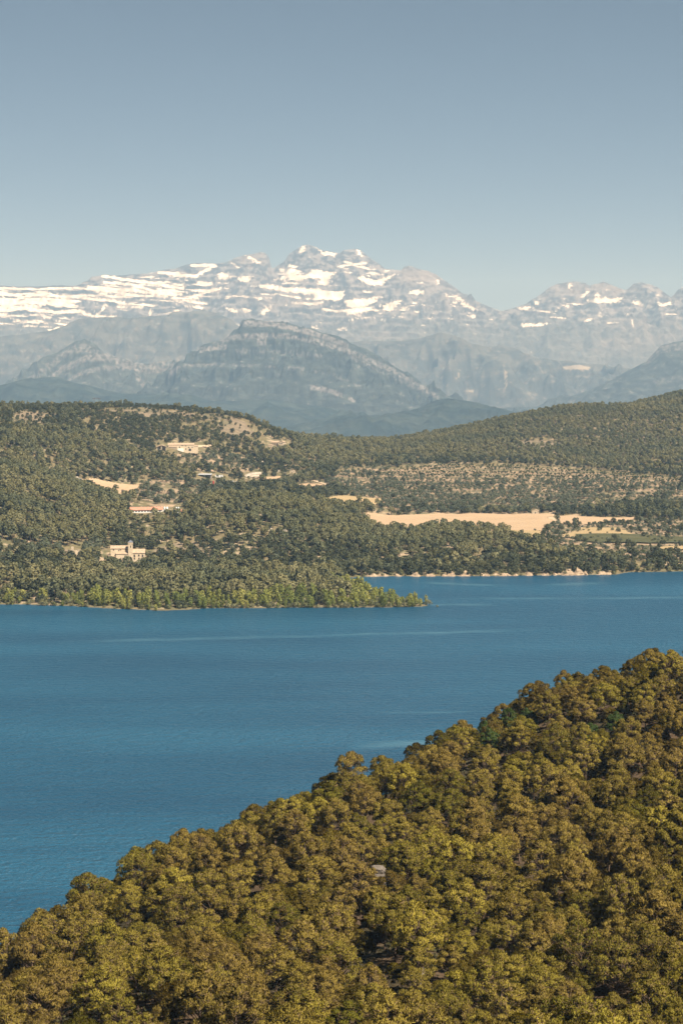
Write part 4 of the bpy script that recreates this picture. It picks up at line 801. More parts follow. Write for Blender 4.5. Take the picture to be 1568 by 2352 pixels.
# house on the spur
h = empty('stone_house', site(640, 1028, clear=(604, 668, 1012, 1038)), -0.25); tag(h, 'square stone house with gabled end alone near the saddle', 'house')
gable_walls(h, -0.5, 7.5, 0, 10, 7.6, 1.7, 'y', 'stone_wall', 'gable_wall'); gable_roof(h, -0.5, 7.5, 0, 10, 7.6, 1.7, 'y', 'roof_tile', name='gable_roof')
MB().box(-12, -0.55, 2.5, 9, -3, 6.9).build('wing_wall', M['stone_grey'], h); shed_roof(h, -12, -0.8, 2.5, 9, 6.9, 8.6, 'roof_tile', name='wing_roof')
for (x, z, w, hh) in [(2.3, 5.8, 1.0, 1.6), (4.6, 5.8, 1.0, 1.6), (2.3, 2.0, 1.0, 1.7), (4.6, 2.0, 1.0, 1.7)]: window(h, x, z, w, hh, 0)
for x in (-10, -7, -4): window(h, x, 4.6, 1.0, 1.2, 2.5)
k = empty('stone_shed', site(620, 1029), -0.2); tag(k, 'low tan stone shed next to the gabled house near the saddle', 'shed')
MB().box(-3, 3, 0, 4, -3, 3.6).build('wall', M['stone_wall'], k); shed_roof(k, -3, 3, 0, 4, 3.6, 4.4, 'roof_tile'); MB().box(0.6, 1.6, -0.05, 0.05, 0, 1.9).build('door', M['wood'], k)
# poultry barn, silos
pb = empty('livestock_barn', site(338, 1178, clear=(296, 380, 1158, 1198)), 0.22); tag(pb, 'long low white farm shed with pinkish red roof on the wooded slope', 'barn')
gable_walls(pb, -17, 16, 0, 10, 3.2, 2.3, 'x', 'plaster'); rf = gable_roof(pb, -17, 16, 0, 10, 3.2, 2.3, 'x', 'roof_red', 0.7)
for i in range(9): MB().box(-15.4 + i * 3.7, -14.8 + i * 3.7, 4.6, 5.4, 5.6, 6.3).build('roof_vent', M['slate'], rf)
for i in range(10): window(pb, -14.6 + i * 3.1, 1.7, 1.9, 1.2, 0, frame='silo_white')
window(pb, 6.4, 2.4, 0.9, 1.0, 16.0, 'x+')
MB().box(16.05, 19.5, 6, 12, -3, 2.6).build('end_room', M['plaster'], pb); MB().box(15.99, 16.04, 2.0, 3.2, 0, 2.1).build('door', M['metal'], pb)
def silo(u, v, r_, hgt, mat, label, group, dx=0.0, leg=1.6):
    x, y, z = hit(u, v); s = empty('feed_silo', (x + dx, y, z)); tag(s, label, 'silo', group); n = 12
    vs = []; 
    for (rad, zz) in [(0.25, leg - 0.7), (r_, leg + 0.5), (r_, leg + hgt), (0.2, leg + hgt + r_ * 0.75)]:
        vs += [(rad * math.cos(2 * math.pi * i / n), rad * math.sin(2 * math.pi * i / n), zz) for i in range(n)]
    fs = [(j * n + i, j * n + (i + 1) % n, (j + 1) * n + (i + 1) % n, (j + 1) * n + i) for j in range(3) for i in range(n)] + [tuple(range(n - 1, -1, -1)), tuple(3 * n + i for i in range(n))]
    MB().add(vs, fs).build('tank', M[mat], s, True)
    for a in range(4): MB().tube([(r_ * 0.85 * math.cos(a * 1.571 + .78), r_ * 0.85 * math.sin(a * 1.571 + .78), -0.6), (r_ * 0.85 * math.cos(a * 1.571 + .78), r_ * 0.85 * math.sin(a * 1.571 + .78), leg + 0.6)], 0.08, 5).build('leg', M['metal'], s)
    MB().tube([(r_ + .12, -.2, 0), (r_ + .12, -.2, leg + hgt)], 0.06, 4).build('ladder', M['metal'], s)
CLEAR.append((372, 425, 1158, 1190))
silo(378, 1177, 0.95, 3.6, 'silo_white', 'white feed silo against the pink roofed shed, the one nearer its gable', 'white feed silos'); silo(384, 1177, 0.95, 3.6, 'silo_white', 'white feed silo farther out from the gable of the pink roofed shed', 'white feed silos')
silo(405, 1174, 0.95, 2.9, 'metal', 'grey metal silo, first of two standing apart from the white ones', 'grey silos', leg=0.9); silo(410, 1174, 0.95, 2.9, 'metal', 'grey metal silo, second of two behind the low pinkish shed', 'grey silos', leg=0.9)
k = empty('low_shed', site(413, 1178), -0.1); tag(k, 'low shed with pinkish roof in front of grey silos', 'shed'); gable_walls(k, -4.5, 4.5, 0, 5, 1.6, 1.2, 'x', 'plaster'); gable_roof(k, -4.5, 4.5, 0, 5, 1.6, 1.2, 'x', 'roof_red'); MB().box(-1, 0, -0.05, 0.05, 0, 1.4).build('door', M['wood'], k)
# sheds by the valley head
def open_shed(u, v, L, D, h0, h1, label, rz, mat='roof_grey', clear=None):
    k = empty('open_shed', site(u, v, clear=clear), rz); tag(k, label, 'shed'); n = max(3, int(L / 5))
    MB().prism([(-0.6, h0), (D + .4, h1), (D + .4, h1 + .25), (-0.6, h0 + .25)], 'x', -L / 2 - .4, L / 2 + .4).build('roof', M[mat], k)
    MB().box(-L / 2, L / 2, D - .3, D, -3, h1 - .05).build('rear_wall', M['stone_grey'], k); MB().box(-L / 2, -L / 2 + .3, 0.2, D - .31, -3, min(h0, h1) - .1).build('side_wall', M['stone_grey'], k)
    for i in range(n): MB().box(-L / 2 + .5 + i * (L - 1) / (n - 1) - .12, -L / 2 + .5 + i * (L - 1) / (n - 1) + .12, -.1, .14, -3, h0).build('post', M['metal'], k)
open_shed(470, 1097, 16, 8, 3.4, 4.4, 'open sided shed with pale roof on the terraced slope', -0.1, clear=(450, 490, 1086, 1104)); open_shed(566, 1115, 28, 9, 3.4, 4.2, 'long low grey farm shed among trees beside the harvested fields', 0.05, clear=(516, 596, 1104, 1122)); open_shed(526, 1114, 9, 7, 3.8, 4.6, 'short shed with white roof end-on to the long grey one', -0.1)
def trailer(u, v, L, label):
    t = empty('site_cabin', site(u, v, clear=(u - 8, u + 8, v - 8, v + 6)), 0.05); tag(t, label, 'cabin'); MB().box(-L / 2, L / 2, 0, 2.6, 0.5, 3.2).build('body', M['silo_white'], t); MB().box(-L / 2 - .1, L / 2 + .1, -.1, 2.7, 3.21, 3.4).build('roof', M['metal'], t)
    window(t, -L / 4, 2.1, 1.0, .8, 0, frame='metal'); MB().box(L / 4 - .45, L / 4 + .45, -.04, .03, .55, 2.6).build('door', M['metal'], t)
    for x in (-L / 2 + .8, L / 2 - .8): MB().box(x - .2, x + .2, .4, 2.2, -1.5, .49).build('foot', M['stone_grey'], t)
trailer(500, 1097, 6.5, 'longer white cabin beside the open pale roofed shed'); trailer(509, 1097, 3.2, 'smaller white cabin behind shrubs, next to the longer one')
t = empty('storage_tank', site(490, 1115, clear=(480, 500, 1104, 1122))); tag(t, 'dark red upright tank on white base among trees', 'tank')
MB().tube([(0, 0, -1), (0, 0, 1.2)], 1.2, 12).build('base', M['silo_white'], t); MB().tube([(0, 0, 1.21), (0, 0, 5.0)], 1.15, 12).build('body', M['tank_red'], t); MB().tube([(0, 0, 5.01), (0, 0, 5.6)], [1.15, .2], 12).build('cap', M['tank_red'], t)
def hut(u, v, w, label, clear):
    k = empty('field_hut', site(u, v, clear=clear), -0.2); tag(k, label, 'hut'); gable_walls(k, -w / 2, w / 2, 0, w * .8, w * .42, w * .2, 'y', 'stone_wall'); gable_roof(k, -w / 2, w / 2, 0, w * .8, w * .42, w * .2, 'y', 'roof_tile', .25, .18); MB().box(-.5, .5, -.05, .05, 0, 1.9).build('door', M['dark'], k)
hut(1229, 1180, 7.5, 'small stone hut at the edge of the large harvested field', (1216, 1242, 1170, 1190)); hut(671, 1087, 6.5, 'tiny tan hut above the narrow harvested field', (664, 680, 1080, 1094))
# pylons and masts on the ridge
def pylon(u, vtop, vbase, label, wide, Y=3000.0):
    x, y, zt = (float(a) for a in P(u, vtop, Y)); z0 = float(mid_z(np.array([x]), np.array([Y]))[0]); hgt = zt - z0
    p = empty('electricity_pylon', (x, Y, z0), 0.3); tag(p, label, 'pylon', 'pylons on the ridge'); q = 0.30
    mb = MB(); wl = 3.2; ww = 2.0; top = hgt * 0.62
    for sx in (-1, 1):
        for sy in (-1, 1): mb.tube([(sx * wl, sy * wl, 0), (sx * ww * .55, sy * ww * .55, top)], q, 4)
    for i in range(6):
        t0, t1 = i / 6, (i + 1) / 6; a0 = wl + (ww * .55 - wl) * t0; a1 = wl + (ww * .55 - wl) * t1
        for sy in (-1, 1):
            mb.tube([(-a0, sy * a0, top * t0), (a1, sy * a1, top * t1)], q * .7, 3); mb.tube([(a0, sy * a0, top * t0), (-a1, sy * a1, top * t1)], q * .7, 3)
    mb.build('tower_body', M['steel'], p)
    hd = MB()
    for s in (-1, 1):
        hd.tube([(s * 1.1, 0, top), (s * wide * .62, 0, hgt * .84), (s * wide * .5, 0, hgt * .97)], q, 4); hd.tube([(s * wide * .62, 0, hgt * .84), (s * wide * .30, 0, hgt * .97)], q * .7, 3); hd.tube([(s * wide * .5, 0, hgt * .97), (s * wide * .5, 0, hgt)], q, 4)
    hd.build('head_frame', M['steel'], p)
    MB().tube([(-wide, 0, hgt * .93), (-wide * .5, 0, hgt * .97), (wide * .5, 0, hgt * .97), (wide, 0, hgt * .93)], q * 1.3, 4).tube([(-wide, 0, hgt * .93), (wide, 0, hgt * .93)], q, 4).build('cross_arm', M['steel'], p)
    for s in (-.9, 0, .9): MB().tube([(s * wide, 0, hgt * .93), (s * wide, 0, hgt * .86)], .12, 5).build('insulator', M['steel'], p)
pylon(100, 927, 950, 'squat lattice pylon on the bare ridge top at the left', 7.5); pylon(222, 913, 945, 'taller lattice pylon with wide head beside the round bushes', 7.0); pylon(327, 928, 945, 'pylon of which only the cross arm shows above the dry hilltop', 6.0, 3150.0)
def mast(u, vtop, label, arms):
    Y = 2950.0; x, y, zt = (float(a) for a in P(u, vtop, Y)); z0 = float(mid_z(np.array([x]), np.array([Y]))[0]); hgt = zt - z0
    p = empty('power_mast', (x, Y, z0)); tag(p, label, 'mast', 'masts on the ridge')
    mb = MB()
    for s in ((-.5, -.5), (.5, -.5), (0, .6)): mb.tube([(s[0], s[1], 0), (s[0] * .4, s[1] * .4, hgt)], .2, 4)
    for i in range(12): mb.tube([((-1) ** i * .45, -.4, hgt * i / 12), (-(-1) ** i * .4, -.4, hgt * (i + 1) / 12)], .08, 3)
    mb.build('pole', M['steel'], p)
    for k in range(arms): MB().tube([(-1.8, 0, hgt * (.97 - .1 * k)), (1.8, 0, hgt * (.97 - .1 * k))], .12, 4).build('cross_arm', M['steel'], p)
mast(63, 919, 'slim mast left of the squat pylon', 3); mast(180, 922, 'tall thin lattice mast left of the taller pylon', 0); mast(186, 932, 'short mast close beside the tall thin one', 1); mast(239, 933, 'short pole with crossbar right of the taller pylon', 1)
# car on the road
x, y, z = hit(182, 1106); v_ = empty('white_van', (x, y, z + .6), 1.2); tag(v_, 'small white van on the hillside road bend', 'van')
MB().prism([(-2.4, .4), (2.4, .4), (2.4, 1.1), (1.5, 1.3), (.9, 2.1), (-2.4, 2.1)], 'y', -.95, .95).build('body', M['car_white'], v_); MB().prism([(1.42, 1.35), (.92, 2.0), (.2, 2.0), (.2, 1.35)], 'y', -.97, .97).build('window', M['glass'], v_)
for sx in (-1.5, 1.5):
    for sy in (-.9, .9): MB().tube([(sx, sy - .12, .36), (sx, sy + .12, .36)], .36, 10).build('wheel', M['rubber'], v_)

# ------------------------------------------------------------------ rock: shore cliff, bank, outcrops
def boulder(name, mat, label, cat, pos, size, seed, parent=None, group=None):
    rs = np.random.RandomState(seed); import bmesh
    bm = bmesh.new(); bmesh.ops.create_icosphere(bm, subdivisions=3, radius=1.0)
    V = np.array([v.co for v in bm.verts]); off = seed * 3.7
    d = 1 + 0.35 * perlin(V[:, 0] * 1.3 + off, V[:, 1] * 1.3 + V[:, 2] * 1.7) + 0.18 * perlin(V[:, 0] * 3 + off, V[:, 2] * 3 + V[:, 1] * 2)
    V = V * d[:, None]; V = np.sign(V) * np.abs(V) ** 0.8 * np.array(size)
    for i, v in enumerate(bm.verts): v.co = V[i]
    me = bpy.data.meshes.new(name); bm.to_mesh(me); bm.free(); me.materials.append(M[mat])
    o = link(name, me, parent, pos); 
    if parent is None: tag(o, label, cat, group)
    return o
def shore_cliff():
    rs = np.random.RandomState(8); us = np.arange(836, 1424, 1.2); nrow = 16; V = []
    pts = np.array([lakept(u, np.interp(u, [836, 880, 1000, 1160, 1260, 1340, 1415, 1424], [1325, 1324, 1324, 1323, 1322, 1321, 1320, 1318.5])) for u in us])
    hh = np.interp(us, [836, 850, 900, 940, 990, 1010, 1060, 1080, 1120, 1170, 1190, 1240, 1260, 1300, 1330, 1350, 1400, 1424], [.5, 3.5, 2.5, 5.0, 4.5, 2.0, 5.5, 6.5, 2.5, 3.5, 2.0, 5.0, 3.0, 5.5, 7.5, 5.5, 3.0, .5]) + 1.8 * fbm(us / 9.0, us * 0, 3)
    hh = hh * sst(-.35, .2, fbm(us / 30.0 + 2.2, us * 0 + 4.0, 3)); hh = np.clip(hh * .80 - .5 + 1.6 * fbm(us / 22.0 + 5, us * 0 + 1.0, 3), .15, 8)
    X = pts[:, 0][None, :]; Y = pts[:, 1][None, :]; t = np.linspace(0, 1, nrow)[:, None]
    Z = -0.6 + (hh[None, :] + .6) * t
    off = 2.0 + 5.0 * t ** 1.5 + 2.2 * fbm(X / 7.0, Z / 2.2, 4) + 1.2 * (ridged(X / 4.0, Z / 6.0 + 2, 3) - .5)
    ledge = np.floor(Z / 1.6 + 0.4 * fbm(X / 12, Z / 9, 2)) * 0.9
    Yc = Y - 3.0 + off + ledge * .8
    cap = np.stack([X[0], Yc[-1] + 14, Z[-1] - 1.0], -1)[None]
    G = np.concatenate([np.stack([X + 0 * Z, Yc, Z], -1), cap]); 
    me = mesh_np('shore_cliff', G.reshape(-1, 3), grid_faces(nrow + 1, len(us)), M['shore_rock'], False); tag(link('shore_cliff', me), 'low ochre rock cliff along the far waterline', kind='structure')
shore_cliff()
x, y, z = hit(578, 1097, 2300); bk = boulder('rock_bank', 'pale_rock', 'tilted pale rock bank at the head of the harvested fields', 'rock', (x, y + 4, z + 1.5), (13, 8, 4.2), 5); bk.rotation_euler = (0.1, -0.18, 0.1)
CLEAR.append((556, 604, 1084, 1106))
def outcrop(u, v, n, spread, seed, label):
    rr = random.Random(seed)
    for i in range(n):
        uu, vv = u + rr.uniform(-spread, spread), v + rr.uniform(-spread, spread) * .35
        x, y, z = hit(uu, vv); boulder('rock_outcrop', 'pale_rock', label, 'rock', (x, y, z + .2), (rr.uniform(1.5, 3.5), rr.uniform(1.5, 3), rr.uniform(.8, 2.0)), seed * 10 + i, group=label)
OUT = [(170, 1097, 6, 9, 21, 'pale cut rock face beside the road bend'), (45, 1118, 4, 14, 22, 'pale bare rock among pines on the left slope'), (640, 1082, 7, 14, 23, 'pale crumbling rock slope under the lone gabled house'), (640, 1215, 9, 30, 24, 'pale rock ledge among the pines of the middle spur'), (735, 1232, 7, 26, 25, 'pale rock ledge low on the middle spur'), (610, 1060, 5, 14, 26, 'pale rock on the slope above the farm sheds'), (1330, 1212, 3, 10, 27, 'pale stones beside the track under the lone oak')]
for o_ in OUT: outcrop(*o_)

# ------------------------------------------------------------------ trees of the far shore
DENSE_OAK = [[(480, 1118), (560, 1114), (700, 1124), (790, 1126), (800, 1140), (760, 1150), (700, 1150), (600, 1150), (520, 1146)], [(0, 1280), (150, 1285), (340, 1290), (520, 1262), (760, 1270), (900, 1290), (1420, 1280), (1420, 1325), (760, 1328), (500, 1312), (200, 1312), (0, 1316)], [(1180, 1168), (1300, 1150), (1420, 1160), (1568, 1168), (1568, 1190), (1460, 1188), (1340, 1182), (1280, 1178)], [(1260, 1236), (1320, 1230), (1330, 1262), (1240, 1268), (1200, 1256)]]
PINEZ = [[(0, 1000), (130, 990), (250, 1010), (330, 1050), (340, 1090), (180, 1095), (200, 1130), (290, 1165), (300, 1235), (230, 1245), (130, 1260), (0, 1240)], [(480, 1150), (560, 1145), (700, 1160), (800, 1175), (900, 1196), (1060, 1215), (1250, 1238), (1240, 1262), (1000, 1268), (840, 1262), (700, 1262), (560, 1225), (430, 1240), (400, 1200)],
         [(880, 1030), (1000, 1000), (1130, 965), (1340, 930), (1568, 905), (1568, 1060), (1400, 1072), (1200, 1062), (1000, 1052), (880, 1045)], [(640, 1000), (700, 1012), (900, 1020), (900, 1060), (760, 1075), (660, 1060)], [(0, 1312), (200, 1312), (480, 1312), (700, 1325), (860, 1340), (900, 1370), (780, 1362), (600, 1365), (400, 1368), (150, 1366), (0, 1370)]]
SPARSE = SOIL_DRY
def build_far_trees():
    rs = np.random.RandomState(77); cand = []
    Yv = 1440.0
    while Yv < 4300:
        step = 6.2 if Yv < 2700 else 6.8
        xs = np.arange(-0.235 * Yv, 0.235 * Yv, step); cand.append(np.c_[xs + rs.uniform(-.5, .5, len(xs)) * step * .95, Yv + rs.uniform(-.5, .5, len(xs)) * step * .95]); Yv += step * 0.98
    ox, oy = np.meshgrid(np.arange(-120, 480, 5.0), np.arange(2150, 2900, 4.75)); ox = (ox + rs.uniform(-1.3, 1.3, ox.shape)).ravel(); oy = (oy + rs.uniform(-.8, .8, oy.shape)).ravel()
    ou, ov = proj(ox, oy, mid_z(ox, oy)); m_ = inpoly(ou, ov, ORCH); cand.append(np.c_[ox[m_], oy[m_]])
    for (x1, y1), (x2, y2) in zip(SHORE[1:-2], SHORE[2:-1]):      # a closer row along the waterline
        L_ = math.hypot(x2 - x1, y2 - y1); m_ = int(L_ / 2.3)
        if m_ < 1: continue
        t_ = rs.rand(m_); o_ = rs.uniform(-1.5, 11.0, m_); nx_, ny_ = -(y2 - y1) / L_, (x2 - x1) / L_
        cand.append(np.c_[x1 + (x2 - x1) * t_ + nx_ * o_, y1 + (y2 - y1) * t_ + ny_ * o_])
    C = np.concatenate(cand); X, Y = C[:, 0], C[:, 1]; Z = mid_z(X, Y); u, v = proj(X, Y, Z); n = len(X)
    inland = inpoly(X, Y, LANDPOLY); sd = polydist(X, Y, SHORE)
    ok = (inland | ((sd < 2.0) & (Y < 1600))); Z = np.maximum(Z, 0.0)
    for i, xy in enumerate(FIELD_XY):
        m_ = inpoly(X, Y, xy)
        if i in (8, 7): m_ &= rs.rand(n) > .35
        if i == 9: m_ &= rs.rand(n) > .4
        ok &= ~m_
    for rd in ROADS: ok &= polydist(X, Y, rd) > 5
    low = np.zeros(n, bool)
    for (a, b_, c_, d_) in CLEAR:
        m_ = (u > a) & (u < b_) & (v > c_) & (v < d_) & (Y > 1600); l_ = m_ & (v > c_ + .62 * (d_ - c_)) & (rs.rand(n) < .65)
        ok &= ~m_ | l_; low |= l_
    # what the ridge in front hides completely is left out
    el = (gZ - CAMH) / gY; run = np.maximum.accumulate(el, 0)
    ai = np.clip(np.searchsorted(MA, X / Y), 0, len(MA) - 1); yi = np.clip(np.searchsorted(MY, Y) - 1, 0, len(MY) - 1)
    ok &= (Z + 13 - CAMH) / Y > run[yi, ai]
    u, v, X, Y, Z, sd, low = [a[ok] for a in (u, v, X, Y, Z, sd, low)]; n = len(X)
    n1 = fbm(X / 45.0, Y / 70.0, 3); n2 = fbm(X / 120.0 + 7, Y / 160.0, 3); r = rs.rand(n); r2 = rs.rand(n)
    uw, vw = u + 6 * n1, v + 4 * n1
    kind = np.where(r < 0.42 + 0.9 * n2, 'pine', 'oak').astype(object); keep = rs.rand(n); dens = 0.60 + .6 * n1; scale = np.full(n, 0.86)
    # north-facing shoulder under the ridge: darker, lower oaks with gaps
    def z(p): return inpoly(uw, vw, p)
    up = (v < 1040) & (u < 640); kind[up] = np.where(r[up] < 0.22 + .5 * n2[up], 'pine', 'oak'); dens[up] = 0.56 + .5 * n1[up]; scale[up] = .80
    for p in PINEZ: m = z(p); kind[m] = np.where(r[m] < 0.84 + .4 * n1[m], 'pine', 'oak'); dens[m] = 0.68 + .7 * n1[m]; scale[m] = .94
    rh = z(PINEZ[2]); scale[rh] = .78; dens[rh] = .85
    for p in DENSE_OAK: m = z(p); kind[m] = np.where(r[m] < .12, 'pine', np.where(r[m] < .22, 'olive', 'oak')); dens[m] = .80 + .3 * n1[m]; scale[m] = 1.0
    m = z(ORCH); kind[m] = np.where(r[m] < .74, 'olive', np.where(r[m] < .94, 'almond', 'oak')); dens[m] = .34 + 0.5 * np.clip(n1[m] + (v[m] - 1128) / 90.0, -.3, .5); scale[m] = .70
    terr = np.abs(np.sin((Y + 10 * fbm(X / 120.0, Y / 120.0, 3)) / 46.0 * math.pi))
    dens[m] *= np.where(terr[m] > .55, 1.25, .30)
    m = z(ALMOND); kind[m] = 'almond'; dens[m] = np.where(terr[m] > .6, .42, .03); scale[m] = .74
    for p in OLIVEZ: m = z(p); kind[m] = np.where(r[m] < .72, 'olive', 'oak'); dens[m] = .52 + .5 * n1[m]; scale[m] = .92
    val = z([(1150, 1198), (1568, 1194), (1700, 1194), (1700, 1284), (1568, 1284), (1300, 1277), (1240, 1252), (1160, 1240)]); kind[val] = np.where(r[val] < .5, 'olive', np.where(r[val] < .7, 'almond', 'oak')); dens[val] = .42 + .7 * n1[val]; scale[val] = .66
    for p in SPARSE: m = z(p); kind[m] = np.where(r[m] < .8, 'oak', 'olive'); dens[m] = .22; scale[m] = .62
    dens[z(SOIL_DRY[3])] = .10; dens[z(SOIL_DRY[4])] = .25
    olb = (v > 1256) & (v < 1278) & (u > 60) & (u < 240); kind[olb] = 'olive'; dens[olb] = .8; scale[olb] = 1.15
    # the spit and its waterside trees
    front = (Y < 1590) & (u < 1000) & (v > 1335)
    belt = front & (sd < 26); kind[belt] = np.where(r[belt] < .72, 'poplar', np.where(r[belt] < .85, 'willow', 'oak')); dens[belt] = .9; scale[belt] = np.where(u[belt] < 200, .72, .84) * np.clip(.45 + sd[belt] / 14.0, .5, 1.0)
    lf = belt & (u < 140); kind[lf] = np.where(r[lf] < .35, 'poplar', np.where(r[lf] < .6, 'oak', 'pine'))
    bush = front & (sd < 5.0); kind[bush] = np.where(r[bush] < .6, 'willow', 'poplar'); scale[bush] = .62; dens[bush] = .93
    tip = front & (u > 860); kind[tip] = np.where(r[tip] < .6, 'poplar', 'willow'); scale[tip] = .62 * np.clip(1.25 - (u[tip] - 860) / 260.0, .7, 1.1)
    back = front & (sd >= 26); kind[back] = np.where(r[back] < .8, 'pine', 'oak'); scale[back] = 1.15; dens[back] = .75
    # steep bank above the rock cliff
    rb = (sd < 12) & (u > 830) & (Y > 1620); dens[rb] = .7; kind[rb] = np.where(r[rb] < .35, 'willow', 'oak'); scale[rb] = .8
    rb2 = (sd < 4.5) & (u > 830) & (Y > 1620); dens[rb2] = .40; scale[rb2] = .45
    scale[low] *= .42; dens[low] = .9
    gone = keep > dens
    # open ground keeps low scrub
    sm = gone & (r2 < .35) & (Y < 2700); ss = rs.rand(n) * .6 + .7
    kind = np.where(sm, 'scrub', kind); use = ~gone | sm; scale = np.where(sm, ss, scale * rs.uniform(.62, 1.32, n) * np.where(Y < 2700, 1.22, 1.15))
    return X[use], Y[use], Z[use], kind[use], scale[use], u[use], v[use], rs
fX, fY, fZ, fK, fS, fu, fv, frs = build_far_trees()
print('far trees', len(fX), {k: int((fK == k).sum()) for k in K})
# single trees that stand out
EXTRA = [('oak', 1321, 1205, 1.55, 'big round dark oak alone at the edge of the harvested field', 'tree'), ('oak', 1378, 1108 + 24, 1.2, 'dark round tree alone on the orchard terraces', 'tree'), ('oak', 1443, 1140, 1.2, 'dark round oak between the olive rows at the right', 'tree'), ('oak', 1525, 1147, 1.25, 'rounded dark oak at the right edge of the orchards', 'tree'),
         ('oak', 288, 1292, .62, 'small round tree in front of the church aisle wall', 'tree'), ('oak', 276, 1291, .45, 'slim little tree in front of the church porch side', 'tree'), ('willow', 1004, 1395, .35, 'tiny bush islet off the tip of the wooded spit', 'bush'),
         ('oak', 290, 940, .8, 'clump of round bushes on the hilltop skyline', 'tree'), ('oak', 296, 950, .62, 'single round bush just below the bare hilltop skyline', 'tree'), ('oak', 305, 951, .62, 'round dark bush on the bare hilltop right of its twin', 'tree'), ('oak', 371, 942, .55, 'lone dark bush on the skyline of the dry hilltop', 'tree'), ('pine', 372, 1075 + 3, 1.0, 'pine standing taller than the olives under the farmhouse', 'tree'),
         ('oak', 247, 1130, .45, 'small tree in the lower corner of the sloping harvested field', 'tree'), ('oak', 271, 1122, .4, 'little tree standing inside the sloping harvested field', 'tree'), ('oak', 320, 1215, 1.3, 'broad dark oak below the long pink roofed shed', 'tree'), ('oak', 380, 1188, .5, 'small dark tree in front of the white silos', 'tree')]
NAMES = {'pine': 'pine_tree', 'oak': 'oak_tree', 'olive': 'olive_tree', 'almond': 'almond_tree', 'poplar': 'poplar_tree', 'willow': 'willow_bush', 'scrub': 'scrub'}
for (k_, u, v, s, lab, cat) in EXTRA:
    x, y, z = hit(u, v); o = link(NAMES[k_], rnd.choice(K[k_]), None, (x, y, z - .2), rnd.uniform(0, 6.28), (s, s, s)); tag(o, lab, cat)
x, y = lakept(1004, 1395); COL.objects[[o.name for o in COL.objects if o.get('label', '').startswith('tiny bush islet')][0]].location = (x, y, -0.15)
LAB = {'oak': ('dark green oak in the wood between the church and the lake shore', 'tree', 'oaks of the shore wood'), 'olive': ('grey green olive tree on the terraces of the far valley', 'tree', 'olive trees of the far valley'), 'almond': ('small dark orchard tree in the rows of the terraced slope', 'tree', 'orchard rows'),
       'poplar': ('pale yellow green poplar on the waterline of the wooded spit', 'tree', 'poplars on the spit'), 'willow': ('low grey green willow bush at the water edge', 'bush', 'waterside bushes'), 'pine': ('round pine in the belt behind the poplars of the wooded spit', 'tree', 'pines on the spit')}
def where(k, u, v, Y):
    side = 'left' if u < 260 else ('church' if u < 470 else ('mid' if u < 800 else ('right' if u > 1180 else 'centre')))
    t = {'oak': 'dark green oak', 'olive': 'grey green olive tree', 'almond': 'small dark orchard tree', 'poplar': 'pale yellow green poplar', 'willow': 'low grey green willow bush', 'pine': 'round olive green pine'}[k]
    if k in ('poplar', 'willow', 'pine') and Y < 1625:
        return t + {'left': ' at the left end of the peninsula shore', 'church': ' on the peninsula shore below the church', 'mid': ' on the middle stretch of the peninsula shore', 'centre': ' near the pointed tip of the wooded peninsula', 'right': ' near the tip'}[side]
    if k == 'oak':
        return t + {'left': ' in the shore wood left of the church', 'church': ' in the wood just below the church', 'mid': ' in the wood behind the wooded peninsula', 'centre': ' above the ochre shore cliff near the peninsula tip', 'right': ' above the ochre shore cliff towards the right edge'}[side]
    if k == 'almond':
        return t + (' in the terrace rows towards the right edge' if u > 1250 else ' in the terrace rows above the large harvested field' if u > 900 else ' on the slope left of the harvested fields')
    if k == 'olive':
        return t + (' in the belt beside the ruin and the church' if u < 300 else ' on the slope under the farmhouse' if u < 640 else ' above the large harvested field' if v < 1185 else ' below the large harvested field, above the shore wood')
    return t + (' on the bank of the far right shore' if u > 800 else ' along the inner bay behind the peninsula')
STUFF = {'oak': ('oak_wood', 'dark oak woods on the far hills'), 'olive': ('olive_grove', 'olive groves farther up the valley'), 'almond': ('orchard_growth', 'small trees of the far orchard terraces'), 'pine': ('pine_forest', 'olive green pine forest covering the far hills'), 'poplar': ('poplar_thicket', 'pale thicket of young poplars on the spit'), 'willow': ('willow_thicket', 'grey willow thicket along the shore'), 'scrub': ('scrub', 'low dry scrub between the trees of the far shore')}
